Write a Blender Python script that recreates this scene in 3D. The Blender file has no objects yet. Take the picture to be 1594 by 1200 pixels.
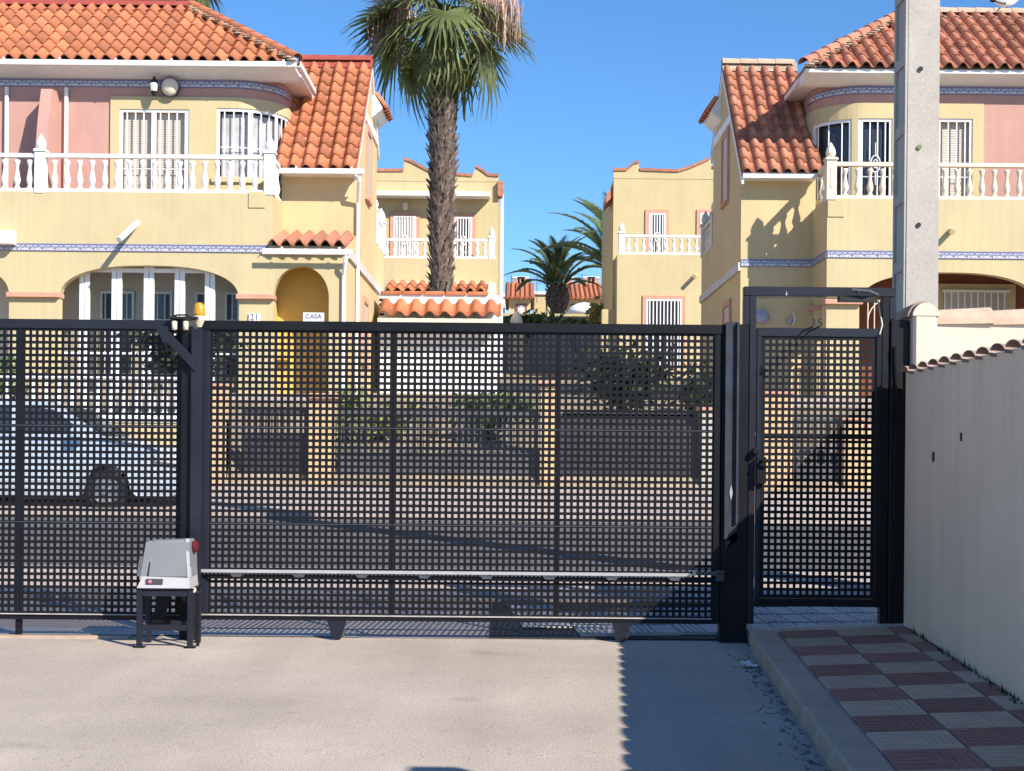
import bpy, math, random
from mathutils import Vector, Matrix, noise
random.seed(7)
S = bpy.context.scene
COL = S.collection
R = math.radians
# ------------------------------------------------------------------ camera, world, sun, exposure
EYE = 1.34                                    # eye height above the foot of the gate
F, VX, VY, IMW, IMH, ROLL = 2250.0, 805.0, 712.0, 1594.0, 1200.0, R(.5)
cam = bpy.data.cameras.new('camera'); co = bpy.data.objects.new('camera', cam); COL.objects.link(co)
co.location = (0, 0, EYE); co.rotation_euler = (R(90), -ROLL, 0)
cam.sensor_width = 36; cam.lens = F / IMW * 36
cam.shift_x = (IMW / 2 - VX) / IMW; cam.shift_y = (VY - IMH / 2) / IMW
cam.clip_start = .1; cam.clip_end = 3000
S.camera = co
SUN = Vector((.93, -.98, .98)).normalized()   # towards the sun: behind the camera, to its right
elev = math.asin(SUN.z)
w = bpy.data.worlds.new('World'); S.world = w; w.use_nodes = True
nt = w.node_tree; bg = nt.nodes['Background']
sky = nt.nodes.new('ShaderNodeTexSky'); sky.sky_type = 'NISHITA'; sky.sun_disc = False
sky.sun_elevation = elev; sky.sun_rotation = math.atan2(SUN.x, SUN.y)
sky.altitude = 0; sky.air_density = 1.0; sky.dust_density = 0; sky.ozone_density = 10.0
hs = nt.nodes.new('ShaderNodeHueSaturation'); hs.inputs['Hue'].default_value = .497; hs.inputs['Saturation'].default_value = 1.04; hs.inputs['Value'].default_value = 1.08
nt.links.new(sky.outputs[0], hs.inputs['Color']); nt.links.new(hs.outputs[0], bg.inputs[0]); bg.inputs[1].default_value = .11
sl = bpy.data.lights.new('sun', 'SUN'); sl.energy = 5.0; sl.angle = R(.5); sl.color = (1, .92, .80)
so = bpy.data.objects.new('sun', sl); COL.objects.link(so); so.location = (20, -20, 30)
so.rotation_euler = (-SUN).to_track_quat('-Z', 'Y').to_euler()
S.view_settings.view_transform = 'Standard'; S.view_settings.look = 'None'
S.view_settings.exposure = .62; S.view_settings.gamma = 1
S.render.engine = 'CYCLES'
S.cycles.max_bounces = 6; S.cycles.transparent_max_bounces = 24
# ------------------------------------------------------------------ helpers
def Wp(px, py, Y):                            # where a point measured in the photo stands, at depth Y
    dx, dy = px - VX, VY - py; c, s = math.cos(ROLL), math.sin(ROLL)
    return Vector(((c * dx - s * dy) * Y / F, Y, EYE + (s * dx + c * dy) * Y / F))
def mat(name, col, rough=.75, var=.12, scale=3.0, bump=0.0, bscale=60.0, metal=0.0, spec=.4, rnd=0.0, streak=0.0, speck=0.0, speckscale=120., coords='Object', col2=None):
    m = bpy.data.materials.new(name); m.use_nodes = True
    n = m.node_tree.nodes; l = m.node_tree.links; b = n['Principled BSDF']
    b.inputs['Roughness'].default_value = rough; b.inputs['Metallic'].default_value = metal
    b.inputs['Specular IOR Level'].default_value = spec
    tc = n.new('ShaderNodeTexCoord'); out = tc.outputs[coords]
    no = n.new('ShaderNodeTexNoise'); no.inputs['Scale'].default_value = scale; no.inputs['Detail'].default_value = 6
    no.inputs['Roughness'].default_value = .62
    l.new(out, no.inputs['Vector'])
    mx = n.new('ShaderNodeMix'); mx.data_type = 'RGBA'
    c2 = col2 or tuple(min(1, c * (1 + var)) for c in col)
    c1 = tuple(c * (1 - var) for c in col)
    mx.inputs['A'].default_value = (*c1, 1); mx.inputs['B'].default_value = (*c2, 1)
    rp = n.new('ShaderNodeMapRange'); rp.inputs['From Min'].default_value = .32; rp.inputs['From Max'].default_value = .68
    l.new(no.outputs['Fac'], rp.inputs['Value']); l.new(rp.outputs[0], mx.inputs['Factor'])
    cur = mx.outputs['Result']
    def mul(fac_out, lo, hi):
        nonlocal cur
        r = n.new('ShaderNodeMapRange'); r.inputs['From Min'].default_value = .3; r.inputs['From Max'].default_value = .7
        r.inputs['To Min'].default_value = lo; r.inputs['To Max'].default_value = hi
        l.new(fac_out, r.inputs['Value'])
        v = n.new('ShaderNodeVectorMath'); v.operation = 'SCALE'
        l.new(cur, v.inputs[0]); l.new(r.outputs[0], v.inputs['Scale']); cur = v.outputs[0]
    if streak:
        mp = n.new('ShaderNodeMapping'); mp.inputs['Scale'].default_value = (5.5, 5.5, .35); l.new(out, mp.inputs['Vector'])
        n2 = n.new('ShaderNodeTexNoise'); n2.inputs['Scale'].default_value = 1.3; n2.inputs['Detail'].default_value = 4
        l.new(mp.outputs[0], n2.inputs['Vector']); mul(n2.outputs['Fac'], 1 - streak, 1 + streak * .35)
    if speck:
        n3 = n.new('ShaderNodeTexNoise'); n3.inputs['Scale'].default_value = speckscale; n3.inputs['Detail'].default_value = 3
        l.new(out, n3.inputs['Vector']); mul(n3.outputs['Fac'], 1 - speck, 1 + speck)
    if rnd:
        oi = n.new('ShaderNodeObjectInfo')
        r = n.new('ShaderNodeMapRange'); r.inputs['To Min'].default_value = 1 - rnd; r.inputs['To Max'].default_value = 1 + rnd * .6
        l.new(oi.outputs['Random'], r.inputs['Value'])
        v = n.new('ShaderNodeVectorMath'); v.operation = 'SCALE'
        l.new(cur, v.inputs[0]); l.new(r.outputs[0], v.inputs['Scale']); cur = v.outputs[0]
    l.new(cur, b.inputs['Base Color'])
    if bump:
        nb = n.new('ShaderNodeTexNoise'); nb.inputs['Scale'].default_value = bscale; nb.inputs['Detail'].default_value = 4
        l.new(out, nb.inputs['Vector'])
        bp = n.new('ShaderNodeBump'); bp.inputs['Strength'].default_value = bump; bp.inputs['Distance'].default_value = .02
        l.new(nb.outputs['Fac'], bp.inputs['Height']); l.new(bp.outputs[0], b.inputs['Normal'])
    return m
class MB:
    """collects geometry for ONE mesh object; tf maps local points to world points"""
    def __init__(s, tf=None): s.v = []; s.f = []; s.tf = tf
    def add(s, vs, fs):
        o = len(s.v); s.v += [tuple(v) for v in vs]; s.f += [tuple(o + i for i in f) for f in fs]; return s
    def hexa(s, p):                            # 8 points: bottom ring 0-3, top ring 4-7
        return s.add(p, [(3, 2, 1, 0), (4, 5, 6, 7), (0, 1, 5, 4), (1, 2, 6, 5), (2, 3, 7, 6), (3, 0, 4, 7)])
    def box(s, x0, x1, y0, y1, z0, z1):
        if x0 > x1: x0, x1 = x1, x0
        return s.hexa([(x0, y0, z0), (x1, y0, z0), (x1, y1, z0), (x0, y1, z0), (x0, y0, z1), (x1, y0, z1), (x1, y1, z1), (x0, y1, z1)])
    def bbox(s, x0, x1, y0, y1, z0, z1, b=.01):   # box with chamfered vertical and top edges
        pts = [(x0 + b, y0), (x1 - b, y0), (x1, y0 + b), (x1, y1 - b), (x1 - b, y1), (x0 + b, y1), (x0, y1 - b), (x0, y0 + b)]
        ins = [(x0 + 2*b, y0 + b), (x1 - 2*b, y0 + b), (x1 - b, y0 + 2*b), (x1 - b, y1 - 2*b), (x1 - 2*b, y1 - b), (x0 + 2*b, y1 - b), (x0 + b, y1 - 2*b), (x0 + b, y0 + 2*b)]
        V = [(*p, z0) for p in pts] + [(*p, z1 - b) for p in pts] + [(*p, z1) for p in ins]
        fs = [tuple(range(7, -1, -1)), tuple(range(16, 24))]
        for i in range(8):
            j = (i + 1) % 8; fs += [(i, j, 8 + j, 8 + i), (8 + i, 8 + j, 16 + j, 16 + i)]
        return s.add(V, fs)
    def prism(s, poly, a0, a1, axis='x'):      # polygon in the two other axes, extruded along axis
        n = len(poly)
        def P(a, p): return (a, p[0], p[1]) if axis == 'x' else ((p[0], a, p[1]) if axis == 'y' else (p[0], p[1], a))
        V = [P(a0, p) for p in poly] + [P(a1, p) for p in poly]
        fs = [tuple(range(n - 1, -1, -1)), tuple(range(n, 2 * n))] + [(i, (i + 1) % n, n + (i + 1) % n, n + i) for i in range(n)]
        return s.add(V, fs)
    def tube(s, pts, r, seg=8):
        pts = [Vector(p) for p in pts]; rings = []
        for i, p in enumerate(pts):
            d = (pts[min(i + 1, len(pts) - 1)] - pts[max(i - 1, 0)]).normalized()
            a = d.orthogonal().normalized() if i == 0 else (pa - d * pa.dot(d)).normalized()
            pa = a; b = d.cross(a); rr = r[i] if isinstance(r, (list, tuple)) else r
            rings.append([p + (a * math.cos(t) + b * math.sin(t)) * rr for t in [2 * math.pi * k / seg for k in range(seg)]])
        V = [q for g in rings for q in g]; fs = [tuple(range(seg - 1, -1, -1)), tuple(range(len(V) - seg, len(V)))]
        for i in range(len(rings) - 1):
            for k in range(seg):
                j = (k + 1) % seg; fs.append((i * seg + k, i * seg + j, (i + 1) * seg + j, (i + 1) * seg + k))
        return s.add(V, fs)
    def lathe(s, prof, c=(0, 0, 0), seg=12, axis='z'):
        V = []; n = len(prof)
        for r, h in prof:
            for k in range(seg):
                t = 2 * math.pi * k / seg; a, b = r * math.cos(t), r * math.sin(t)
                p = (a, b, h) if axis == 'z' else ((a, h, b) if axis == 'y' else (h, a, b))
                V.append((p[0] + c[0], p[1] + c[1], p[2] + c[2]))
        fs = [tuple(range(seg - 1, -1, -1)), tuple(range(len(V) - seg, len(V)))]
        for i in range(n - 1):
            for k in range(seg):
                j = (k + 1) % seg; fs.append((i * seg + k, i * seg + j, (i + 1) * seg + j, (i + 1) * seg + k))
        return s.add(V, fs)
    def mesh(s, name, m, smooth=False):
        me = bpy.data.meshes.new(name)
        me.from_pydata([s.tf(v) for v in s.v] if s.tf else s.v, [], s.f)
        if m: me.materials.append(m)
        if smooth: me.shade_smooth()
        me.update(); return me
    def build(s, name, m, parent=None, smooth=False):
        return link(name, s.mesh(name, m, smooth), parent)
def link(name, me, parent=None, mw=None):
    o = bpy.data.objects.new(name, me); COL.objects.link(o)
    if mw is not None: o.matrix_world = mw
    if parent:
        o.parent = parent; o.matrix_parent_inverse = INV.get(parent.name, Matrix())
    return o
INV = {}
def thing(name, label, cat, loc=(0, 0, 0), group=None):
    o = bpy.data.objects.new(name, None); COL.objects.link(o); o.location = loc
    o.matrix_world = Matrix.Translation(loc); INV[o.name] = Matrix.Translation(loc).inverted()
    o.empty_display_size = .2
    return tag(o, label, cat, group)
def tag(o, label, cat, group=None):
    o['label'] = label; o['category'] = cat
    if group: o['group'] = group
    return o
def struct(o): o['kind'] = 'structure'; return o
def stuff(o): o['kind'] = 'stuff'; return o
def text_mesh(s, size, name, m, extrude=.004):
    cu = bpy.data.curves.new(name, 'FONT'); cu.body = s; cu.size = size; cu.extrude = extrude; cu.align_x = 'CENTER'; cu.align_y = 'CENTER'
    t = bpy.data.objects.new(name, cu); COL.objects.link(t)
    me = bpy.data.meshes.new_from_object(t.evaluated_get(bpy.context.evaluated_depsgraph_get()))
    bpy.data.objects.remove(t); me.name = name; me.materials.clear(); me.materials.append(m); return me
UPRIGHT = Matrix.Rotation(R(90), 4, 'X')
# ------------------------------------------------------------------ materials
YEL = mat('yellow render', (.60, .465, .255), .85, .06, .8, .25, 70, streak=.05)
YELPALE = mat('pale yellow render', (.54, .45, .262), .85, .06, .7, .25, 70, streak=.06)  # less saturated yellow than the wing render
YELTRIM = mat('cream yellow render', (.54, .445, .25), .85, .05, 1.0, .25, 70, streak=.05)
PINK = mat('dusty pink render', (.48, .275, .235), .85, .06, 1.2, .2, 90, streak=.05)
SALMON = mat('salmon trim', (.56, .30, .21), .8, .08, 2, .15, 80)
WHITE = mat('white paint', (.78, .78, .79), .6, .05, 3, .08, 70)
WHITEPVC = mat('white metal paint', (.80, .80, .82), .35, .03, 4)
CREAMSTONE = mat('cream cast stone', (.70, .62, .50), .75, .08, 4, .12, 60)
GREYSTONE = mat('pale band stone', (.55, .53, .52), .8, .08, 3, .1, 50)
TILEM = mat('clay roof tile', (.45, .155, .072), .75, .18, 5, .2, 40, rnd=.32)
TILEM2 = mat('weathered clay roof tile', (.43, .175, .108), .8, .22, 6, .2, 40, rnd=.32)
MORTAR = mat('lichen mortar', (.40, .32, .24), .95, .35, 5, .5, 25)
REDBAND = mat('red ridge flashing', (.33, .065, .05), .7, .15, 3, .1, 30)
BROWNWALL = mat('brown red render', (.22, .07, .035), .85, .08, 2, .1, 50)
INNER = mat('porch inner wall', (.66, .58, .47), .85, .06, 2, .1, 50)
CURTAIN = mat('pale curtain', (.42, .41, .42), .9, .25, 3)
ENTRY = mat('bounce lit yellow render', (.72, .47, .13), .85, .05, 1.2, .2, 90)  # entrance interior: bounced light put into a brighter, richer yellow
GLASSD = mat('dark window glass', (.035, .04, .05), .08, .1, 1, spec=.6)
def slatmat(name, c):
    m = mat(name, c, .5, .04, 3); n = m.node_tree.nodes; l = m.node_tree.links
    tc = n.new('ShaderNodeTexCoord'); sp = n.new('ShaderNodeSeparateXYZ'); l.new(tc.outputs['Object'], sp.inputs[0])
    a = n.new('ShaderNodeMath'); a.operation = 'MULTIPLY'; a.inputs[1].default_value = 110; l.new(sp.outputs['Z'], a.inputs[0])
    b = n.new('ShaderNodeMath'); b.operation = 'SINE'; l.new(a.outputs[0], b.inputs[0])
    bp = n.new('ShaderNodeBump'); bp.inputs['Strength'].default_value = .45; bp.inputs['Distance'].default_value = .01
    l.new(b.outputs[0], bp.inputs['Height']); l.new(bp.outputs[0], n['Principled BSDF'].inputs['Normal']); return m
SHUTTER = slatmat('roller blind', (.50, .45, .39))
def panemat():
    m = bpy.data.materials.new('clear pane'); m.use_nodes = True; n = m.node_tree.nodes; l = m.node_tree.links
    n.remove(n['Principled BSDF']); o = n['Material Output']
    t = n.new('ShaderNodeBsdfTransparent'); t.inputs[0].default_value = (.95, .95, .93, 1)
    g = n.new('ShaderNodeBsdfGlossy'); g.inputs['Roughness'].default_value = .03
    fr = n.new('ShaderNodeFresnel'); fr.inputs[0].default_value = 1.22
    mx = n.new('ShaderNodeMixShader'); l.new(fr.outputs[0], mx.inputs[0]); l.new(t.outputs[0], mx.inputs[1]); l.new(g.outputs[0], mx.inputs[2])
    l.new(mx.outputs[0], o.inputs[0]); return m
PANE = panemat()
def friezemat():
    m = bpy.data.materials.new('blue and white frieze tile'); m.use_nodes = True; n = m.node_tree.nodes; l = m.node_tree.links
    b = n['Principled BSDF']; b.inputs['Roughness'].default_value = .3
    tc = n.new('ShaderNodeTexCoord'); sp = n.new('ShaderNodeSeparateXYZ'); l.new(tc.outputs['Object'], sp.inputs[0])
    def M(op, a, bb=None):
        q = n.new('ShaderNodeMath'); q.operation = op
        for i, v in enumerate((a, bb)):
            if v is None: continue
            if isinstance(v, (int, float)): q.inputs[i].default_value = v
            else: l.new(v, q.inputs[i])
        return q.outputs[0]
    x, z = sp.outputs['X'], sp.outputs['Z']            # tile is .29 wide, .17 high, centred
    wave = M('ADD', M('MULTIPLY', M('SINE', M('MULTIPLY', x, 2 * math.pi / .145)), .020), M('MULTIPLY', M('COSINE', M('MULTIPLY', x, 2 * math.pi / .29)), .018))
    d = M('ABSOLUTE', M('SUBTRACT', z, wave))
    line = M('LESS_THAN', d, .013)
    edge = M('GREATER_THAN', M('ABSOLUTE', M('SUBTRACT', z, -.012)), .058)
    no = n.new('ShaderNodeTexNoise'); no.inputs['Scale'].default_value = 28; l.new(tc.outputs['Object'], no.inputs['Vector'])
    dots = M('GREATER_THAN', no.outputs['Fac'], .53)
    fac = M('MINIMUM', M('ADD', M('ADD', line, edge), M('MULTIPLY', dots, .8)), 1)
    mx = n.new('ShaderNodeMix'); mx.data_type = 'RGBA'
    mx.inputs['A'].default_value = (.55, .53, .53, 1); mx.inputs['B'].default_value = (.14, .15, .30, 1)
    l.new(fac, mx.inputs['Factor']); l.new(mx.outputs['Result'], b.inputs['Base Color']); return m
FRIEZE = friezemat()
BLACKP = mat('black gate paint', (.006, .0062, .009), .5, .3, 4, .05, 120, spec=.25)
DARKBLUE = mat('blue black gate paint', (.014, .016, .026), .45, .2, 4, .05, 120, spec=.3)
GALV = mat('galvanised steel', (.075, .085, .105), .55, .3, 7, .08, 60, metal=.2)
CATCH = mat('blue grey painted steel', (.035, .042, .056), .6, .3, 7, .08, 60, spec=.25)
DUSTYSUN = mat('dusty worn sunlit steel', (.42, .39, .37), .8, .2, 9)  # dust, plus sunlight on the rail tops painted in as a pale tone
ALU = mat('dull aluminium rack', (.50, .50, .50), .45, .1, 6, metal=.4)
MGREY = mat('motor grey plastic', (.20, .21, .225), .5, .05, 6)
MLIGHT = mat('motor pale grey plastic', (.42, .42, .44), .45, .05, 6)
REDPL = mat('dark red plastic', (.14, .012, .018), .4)
CREAMPL = mat('cream plastic', (.60, .54, .42), .5)
AMBER = mat('amber plastic', (.62, .29, .01), .3, .06, 8, spec=.6)
AMBER.node_tree.nodes['Principled BSDF'].inputs['Subsurface Weight'].default_value = .15
RUBBER = mat('black rubber', (.02, .02, .02), .7)
CONCP = mat('pole concrete', (.43, .395, .355), .9, .10, 1.6, .15, 30, speck=.07, speckscale=45)
ROADM = mat('worn pale asphalt', (.47, .40, .34), .92, .07, .55, .5, 130, speck=.17, speckscale=85)
def wear(m):                                     # tyre tracks along the lane, dull patches, dark oil spots
    n = m.node_tree.nodes; l = m.node_tree.links; b = n['Principled BSDF']; cur = b.inputs['Base Color'].links[0].from_socket
    tc = n.new('ShaderNodeTexCoord')
    def layer(kind, sc, mapping, lo, hi, fmin, fmax, out='Fac', det=4):
        nonlocal cur
        mp = n.new('ShaderNodeMapping'); mp.inputs['Scale'].default_value = mapping; l.new(tc.outputs['Object'], mp.inputs['Vector'])
        t = n.new(kind); t.inputs['Scale'].default_value = sc; l.new(mp.outputs[0], t.inputs['Vector'])
        if kind == 'ShaderNodeTexNoise': t.inputs['Detail'].default_value = det
        else: t.feature = 'DISTANCE_TO_EDGE'
        r = n.new('ShaderNodeMapRange'); r.inputs['From Min'].default_value = fmin; r.inputs['From Max'].default_value = fmax; r.inputs['To Min'].default_value = lo; r.inputs['To Max'].default_value = hi
        l.new(t.outputs[out], r.inputs['Value']); v = n.new('ShaderNodeVectorMath'); v.operation = 'SCALE'; l.new(cur, v.inputs[0]); l.new(r.outputs[0], v.inputs['Scale']); cur = v.outputs[0]
    layer('ShaderNodeTexNoise', .9, (1.6, .12, 1), .90, 1.05, .35, .65)
    layer('ShaderNodeTexNoise', .55, (1, 1, 1), .91, 1.05, .35, .65)
    layer('ShaderNodeTexNoise', 2.3, (1, 1, 1), .80, 1.0, .24, .36)
    layer('ShaderNodeTexNoise', 22, (1, 1, 1), .72, 1.0, .26, .32, det=2)
    l.new(cur, b.inputs['Base Color'])
wear(ROADM)
STREETM = mat('street asphalt', (.115, .112, .112), .9, .1, 1.5, .4, 90, speck=.12)
PAVEM = mat('pink grey pavement', (.43, .36, .32), .9, .1, 1.2, .3, 60, speck=.08)
GROUNDM = mat('dry garden soil', (.30, .24, .17), .95, .25, .8, .5, 25)
CREAMWALL = mat('cream painted wall', (.60, .54, .45), .9, .04, .9, .1, 70, streak=.03)
GREYWALL = mat('grey cream rough render', (.90, .67, .47), .92, .06, .9, .5, 38, streak=.07)
COPING = mat('faded clay coping', (.50, .36, .27), .85, .15, 5, .2, 40, rnd=.1)
DARKCOP = mat('brown clay coping', (.40, .29, .235), .85, .25, 6, .3, 40, rnd=.15)
KERBM = mat('kerb concrete', (.46, .35, .265), .9, .13, 4, .4, 60, rnd=.1, speck=.08)
TREDM = mat('dark red paving', (.33, .155, .12), .85, .16, 5, .25, 60, rnd=.16, speck=.10)
TTANM = mat('tan paving', (.54, .375, .27), .85, .12, 5, .25, 60, rnd=.12, speck=.10)
TGREY = mat('pale grey ribbed paving', (.45, .44, .43), .7, .1, 5, .15, 60, rnd=.1)
LEAFW = mat('fan palm leaf', (.20, .235, .09), .5, .4, 1.2, rnd=.4, spec=.4)
LEAFP = mat('date palm leaf', (.26, .32, .15), .45, .4, 1.5, rnd=.4)
DEADF = mat('dead palm fibre', (.46, .31, .235), .9, .3, 6, rnd=.1)
BARK = mat('palm trunk fibre', (.10, .075, .062), .95, .4, 6, .6, 20)
BOOT = mat('old leaf base', (.17, .13, .11), .95, .65, 9, .3, 30)
def translucent(m, f=.4):
    n = m.node_tree.nodes; l = m.node_tree.links; b = n['Principled BSDF']; o = n['Material Output']
    t = n.new('ShaderNodeBsdfTranslucent'); mx = n.new('ShaderNodeMixShader'); mx.inputs[0].default_value = f
    l.new(b.inputs['Base Color'].links[0].from_socket, t.inputs[0]); l.new(b.outputs[0], mx.inputs[1]); l.new(t.outputs[0], mx.inputs[2]); l.new(mx.outputs[0], o.inputs[0])
translucent(LEAFW); translucent(LEAFP, .45)
SHRUB = mat('shrub leaf', (.10, .15, .05), .6, .5, 3)
SHRUBY = mat('yellow green leaf', (.24, .26, .09), .6, .4, 3)
SHRUBD = mat('dark shrub leaf', (.03, .05, .02), .6, .5, 3)
CARP = mat('silver blue car paint', (.54, .59, .65), .25, .03, 2, metal=.3, spec=.6)
TYRE = mat('tyre', (.018, .018, .018), .8)
RIM = mat('alloy rim', (.35, .35, .37), .35, metal=.7)
IRON = mat('dark iron gate', (.045, .045, .05), .55, .2, 4)
GREYIRON = mat('grey slatted gate', (.10, .10, .105), .55, .15, 4)
PLAQ = mat('glazed white tile', (.72, .71, .72), .3)
INK = mat('blue grey lettering', (.10, .10, .18), .5)
BLACKI = mat('black iron', (.012, .011, .011), .5)
PAPER = mat('crumpled paper', (.62, .62, .60), .9)
CERAM = mat('blue painted ceramic', (.55, .52, .50), .3, .3, 30, col2=(.22, .26, .48))
# ------------------------------------------------------------------ ground and near street
SK = .062                                      # the lane in front of the gate runs slightly askew
PROF = [(-40, -.94), (10.9, -.045), (14.6, .16), (25.3, .67), (26.0, 1.45), (31.5, 2.45), (42, 3.3), (52, 4.2), (70, 6.0), (108, 10.2), (160, 11.0), (900, 11.5)]
def gz(Y):
    for (a, za), (b, zb) in zip(PROF, PROF[1:]):
        if Y <= b: return za + (zb - za) * (Y - a) / (b - a)
    return PROF[-1][1]
def sheet(name, m, x0, x1, y0, y1, dz, skew=0, nx=8):
    ys = sorted({y0, y1} | {p[0] for p in PROF if y0 < p[0] < y1} | {y0 + (y1 - y0) * k / 10 for k in range(11)})
    b = MB(); V = []; fs = []
    for y in ys:
        for i in range(nx + 1):
            V.append((x0 + (x1 - x0) * i / nx + skew * (y - 10.7), y, gz(y) + dz))
    for j in range(len(ys) - 1):
        for i in range(nx):
            a = j * (nx + 1) + i; fs.append((a, a + 1, a + nx + 2, a + nx + 1))
    b.add(V, fs); return struct(b.build(name, m))
sheet('ground', GROUNDM, -600, 600, -40, 900, -.012, nx=40)
sheet('road', ROADM, -14, 1.73, -38, 10.98, 0, SK, 12)
sheet('street', STREETM, -60, 60, 14.6, 20.4, .0, 0, 10)
def slabstruct(name, m, x0, x1, y0, y1, h):
    b = MB(); n = 8
    for i in range(n):
        a = y0 + (y1 - y0) * i / n; c = y0 + (y1 - y0) * (i + 1) / n
        b.hexa([(x0, a, gz(a) - .05), (x1, a, gz(a) - .05), (x1, c, gz(c) - .05), (x0, c, gz(c) - .05), (x0, a, gz(a) + h), (x1, a, gz(a) + h), (x1, c, gz(c) + h), (x0, c, gz(c) + h)])
    return struct(b.build(name, m))
near_pave = slabstruct('near_pavement', PAVEM, -40, 40, 12.6, 14.6, .05)
slabstruct('far_pavement', PAVEM, -60, 60, 20.4, 25.32, .10)
apron = sheet('gate_apron', PAVEM, -14, 1.5, 10.985, 12.6, .003, 0, 6)
sheet('road_patch', TGREY, -14, -1.2, 10.985, 11.25, .008, 0, 6)
# ribbed paving tiles behind the gate
pv2 = struct(MB().hexa([(-.2, 10.99, gz(10.99) - .03), (6, 10.99, gz(10.99) - .03), (6, 12.6, gz(12.6) - .03), (-.2, 12.6, gz(12.6) - .03),
                 (-.2, 10.99, gz(10.99) + .012), (6, 10.99, gz(10.99) + .03), (6, 12.6, gz(12.6) + .03), (-.2, 12.6, gz(12.6) + .012)]).build('gate_pavement', RUBBER))
def ribtile():
    b = MB(); b.box(0, .39, 0, .39, 0, .012)
    for k in range(4): b.box(.015 + .045 * k, .045 + .045 * k, .02, .37, .012, .022)
    b.box(.205, .375, .02, .37, .012, .021)
    return b.mesh('ribbed_tile', TGREY)
rt = ribtile()
ta = R(12)
for i in range(-1, 9):
    for j in range(-3, 5):
        x = .5 + i * .4 * math.cos(ta) - j * .4 * math.sin(ta) * .6; y = 11.02 + j * .4 + i * .4 * math.sin(ta) * .55
        if -.15 < x < 2.85 and 11.0 < y < 12.2:
            zz = gz(y) + .016 + .016 * (x + .2) / 6
            o = link('ribbed_tile', rt, pv2, Matrix.Translation((x, y, zz)) @ Matrix.Rotation(R(6), 4, 'Z') @ Matrix.Rotation(R(2.6), 4, 'X'))
# foreground pavement with kerb
def lane(xoff, Y, z): return (xoff + SK * (Y - 10.7), Y, z)
def pz(Y, xoff): return gz(Y) + .122 + .055 * (xoff - 1.73) / 1.15
pb = MB()
ys = [-6 + 16.9 * k / 14 for k in range(15)]
for a, c in zip(ys, ys[1:]):
    pb.hexa([lane(1.80, a, gz(a) - .1), lane(2.98, a, gz(a) - .1), lane(2.98, c, gz(c) - .1), lane(1.80, c, gz(c) - .1),
             lane(1.80, a, pz(a, 1.8) - .018), lane(2.98, a, pz(a, 2.98) - .018), lane(2.98, c, pz(c, 2.98) - .018), lane(1.80, c, pz(c, 1.8) - .018)])
pave = struct(pb.build('pavement', DARKCOP))
lt = math.atan(SK)
kb = MB().bbox(0, .20, 0, .475, -.22, 0, .012)
kme = kb.mesh('kerb_stone', KERBM)
Y = 10.64; k = 0
while Y > 2.5:
    y0 = Y - .48; jz = random.uniform(-.004, .004); jx = random.uniform(-.004, .004)
    p = lane(1.73 + jx, y0, pz(y0, 1.73) + jz)
    link('kerb_stone', kme, pave, Matrix.Translation(p) @ Matrix.Rotation(-lt, 4, 'Z') @ Matrix.Rotation(.0177, 4, 'X')); Y -= .48; k += 1
def pavtile(m, wd):
    b = MB(); g = .004
    b.bbox(g, wd - g, g, .40 - g, -.03, -.003, .004)
    if wd > .3:
        for k in range(5): b.box(.02, wd / 2 - .015, .02 + k * .074, .075 + k * .074, -.003, 0)       # ribs across
        for k in range(5): b.box(wd / 2 + .012 + k * .036, wd / 2 + .038 + k * .036, .02, .38, -.003, 0)  # ribs along
    return b.mesh('paving_tile', m)
tm = {(c, q): pavtile((TREDM, TTANM)[c], (.40, .145)[q]) for c in (0, 1) for q in (0, 1)}
for r in range(21):
    y0 = 10.66 - .40 * (r + 1)
    for c in range(3):
        xo = 1.935 + c * .40; q = 1 if c == 2 else 0
        p = lane(xo, y0, pz(y0, xo) + random.uniform(-.0025, .0025))
        link('paving_tile', tm[((r + c) % 2, q)], pave, Matrix.Translation(p) @ Matrix.Rotation(-lt + random.uniform(-.004, .004), 4, 'Z') @ Matrix.Rotation(-.046, 4, 'Y') @ Matrix.Rotation(.0177, 4, 'X'))
tb = MB().hexa([(1.745, 10.645, -.05), (2.9, 10.668, -.05), (2.9, 11.0, -.05), (1.76, 11.0, -.05), (1.745, 10.645, .052), (2.9, 10.668, .118), (2.9, 11.0, .118), (1.76, 11.0, .055)])
struct(tb.build('threshold', CONCP))
# debris in the gutter
db = MB()
for i in range(260):
    Y = random.uniform(6.3, 10.3); d = abs(random.gauss(0, .07)); p = Vector(lane(1.71 - d, Y, gz(Y)))
    s_ = random.uniform(.004, .016) * (1 if random.random() < .85 else 1.7); a = random.random() * 6.28
    q = [p + Vector((math.cos(a + t) * s_ * random.uniform(.6, 1.3), math.sin(a + t) * s_, random.uniform(0, .002))) for t in (0, 1.6, 3.1, 4.7)]
    top = p + Vector((0, 0, s_ * random.uniform(.4, .9)))
    db.add([*q, top], [(0, 1, 4), (1, 2, 4), (2, 3, 4), (3, 0, 4)])
o = stuff(db.build('gutter_debris', BOOT)); tag(o, 'loose grit and dead leaves lying along the kerb', 'debris')
db = MB()
for i in range(160):
    Y = random.uniform(6.5, 10.4); p = Vector(lane(2.86 - abs(random.gauss(0, .015)), Y, pz(Y, 2.86) - .003)); h = random.uniform(.01, .05) * (1.5 if random.random() < .1 else 1)
    a = random.random() * 6.28; d = Vector((math.cos(a), math.sin(a), 0)) * .007; l_ = Vector((random.uniform(-.02, .005), random.uniform(-.02, .02), h))
    db.add([p - d, p + d, p + l_], [(0, 1, 2)])
o = stuff(db.build('weeds', SHRUBD)); tag(o, 'dry weeds and grime at the foot of the grey wall', 'weeds')
pp = Wp(1168, 1042, 9.72); b = MB(); V = []; n = 7
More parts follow.
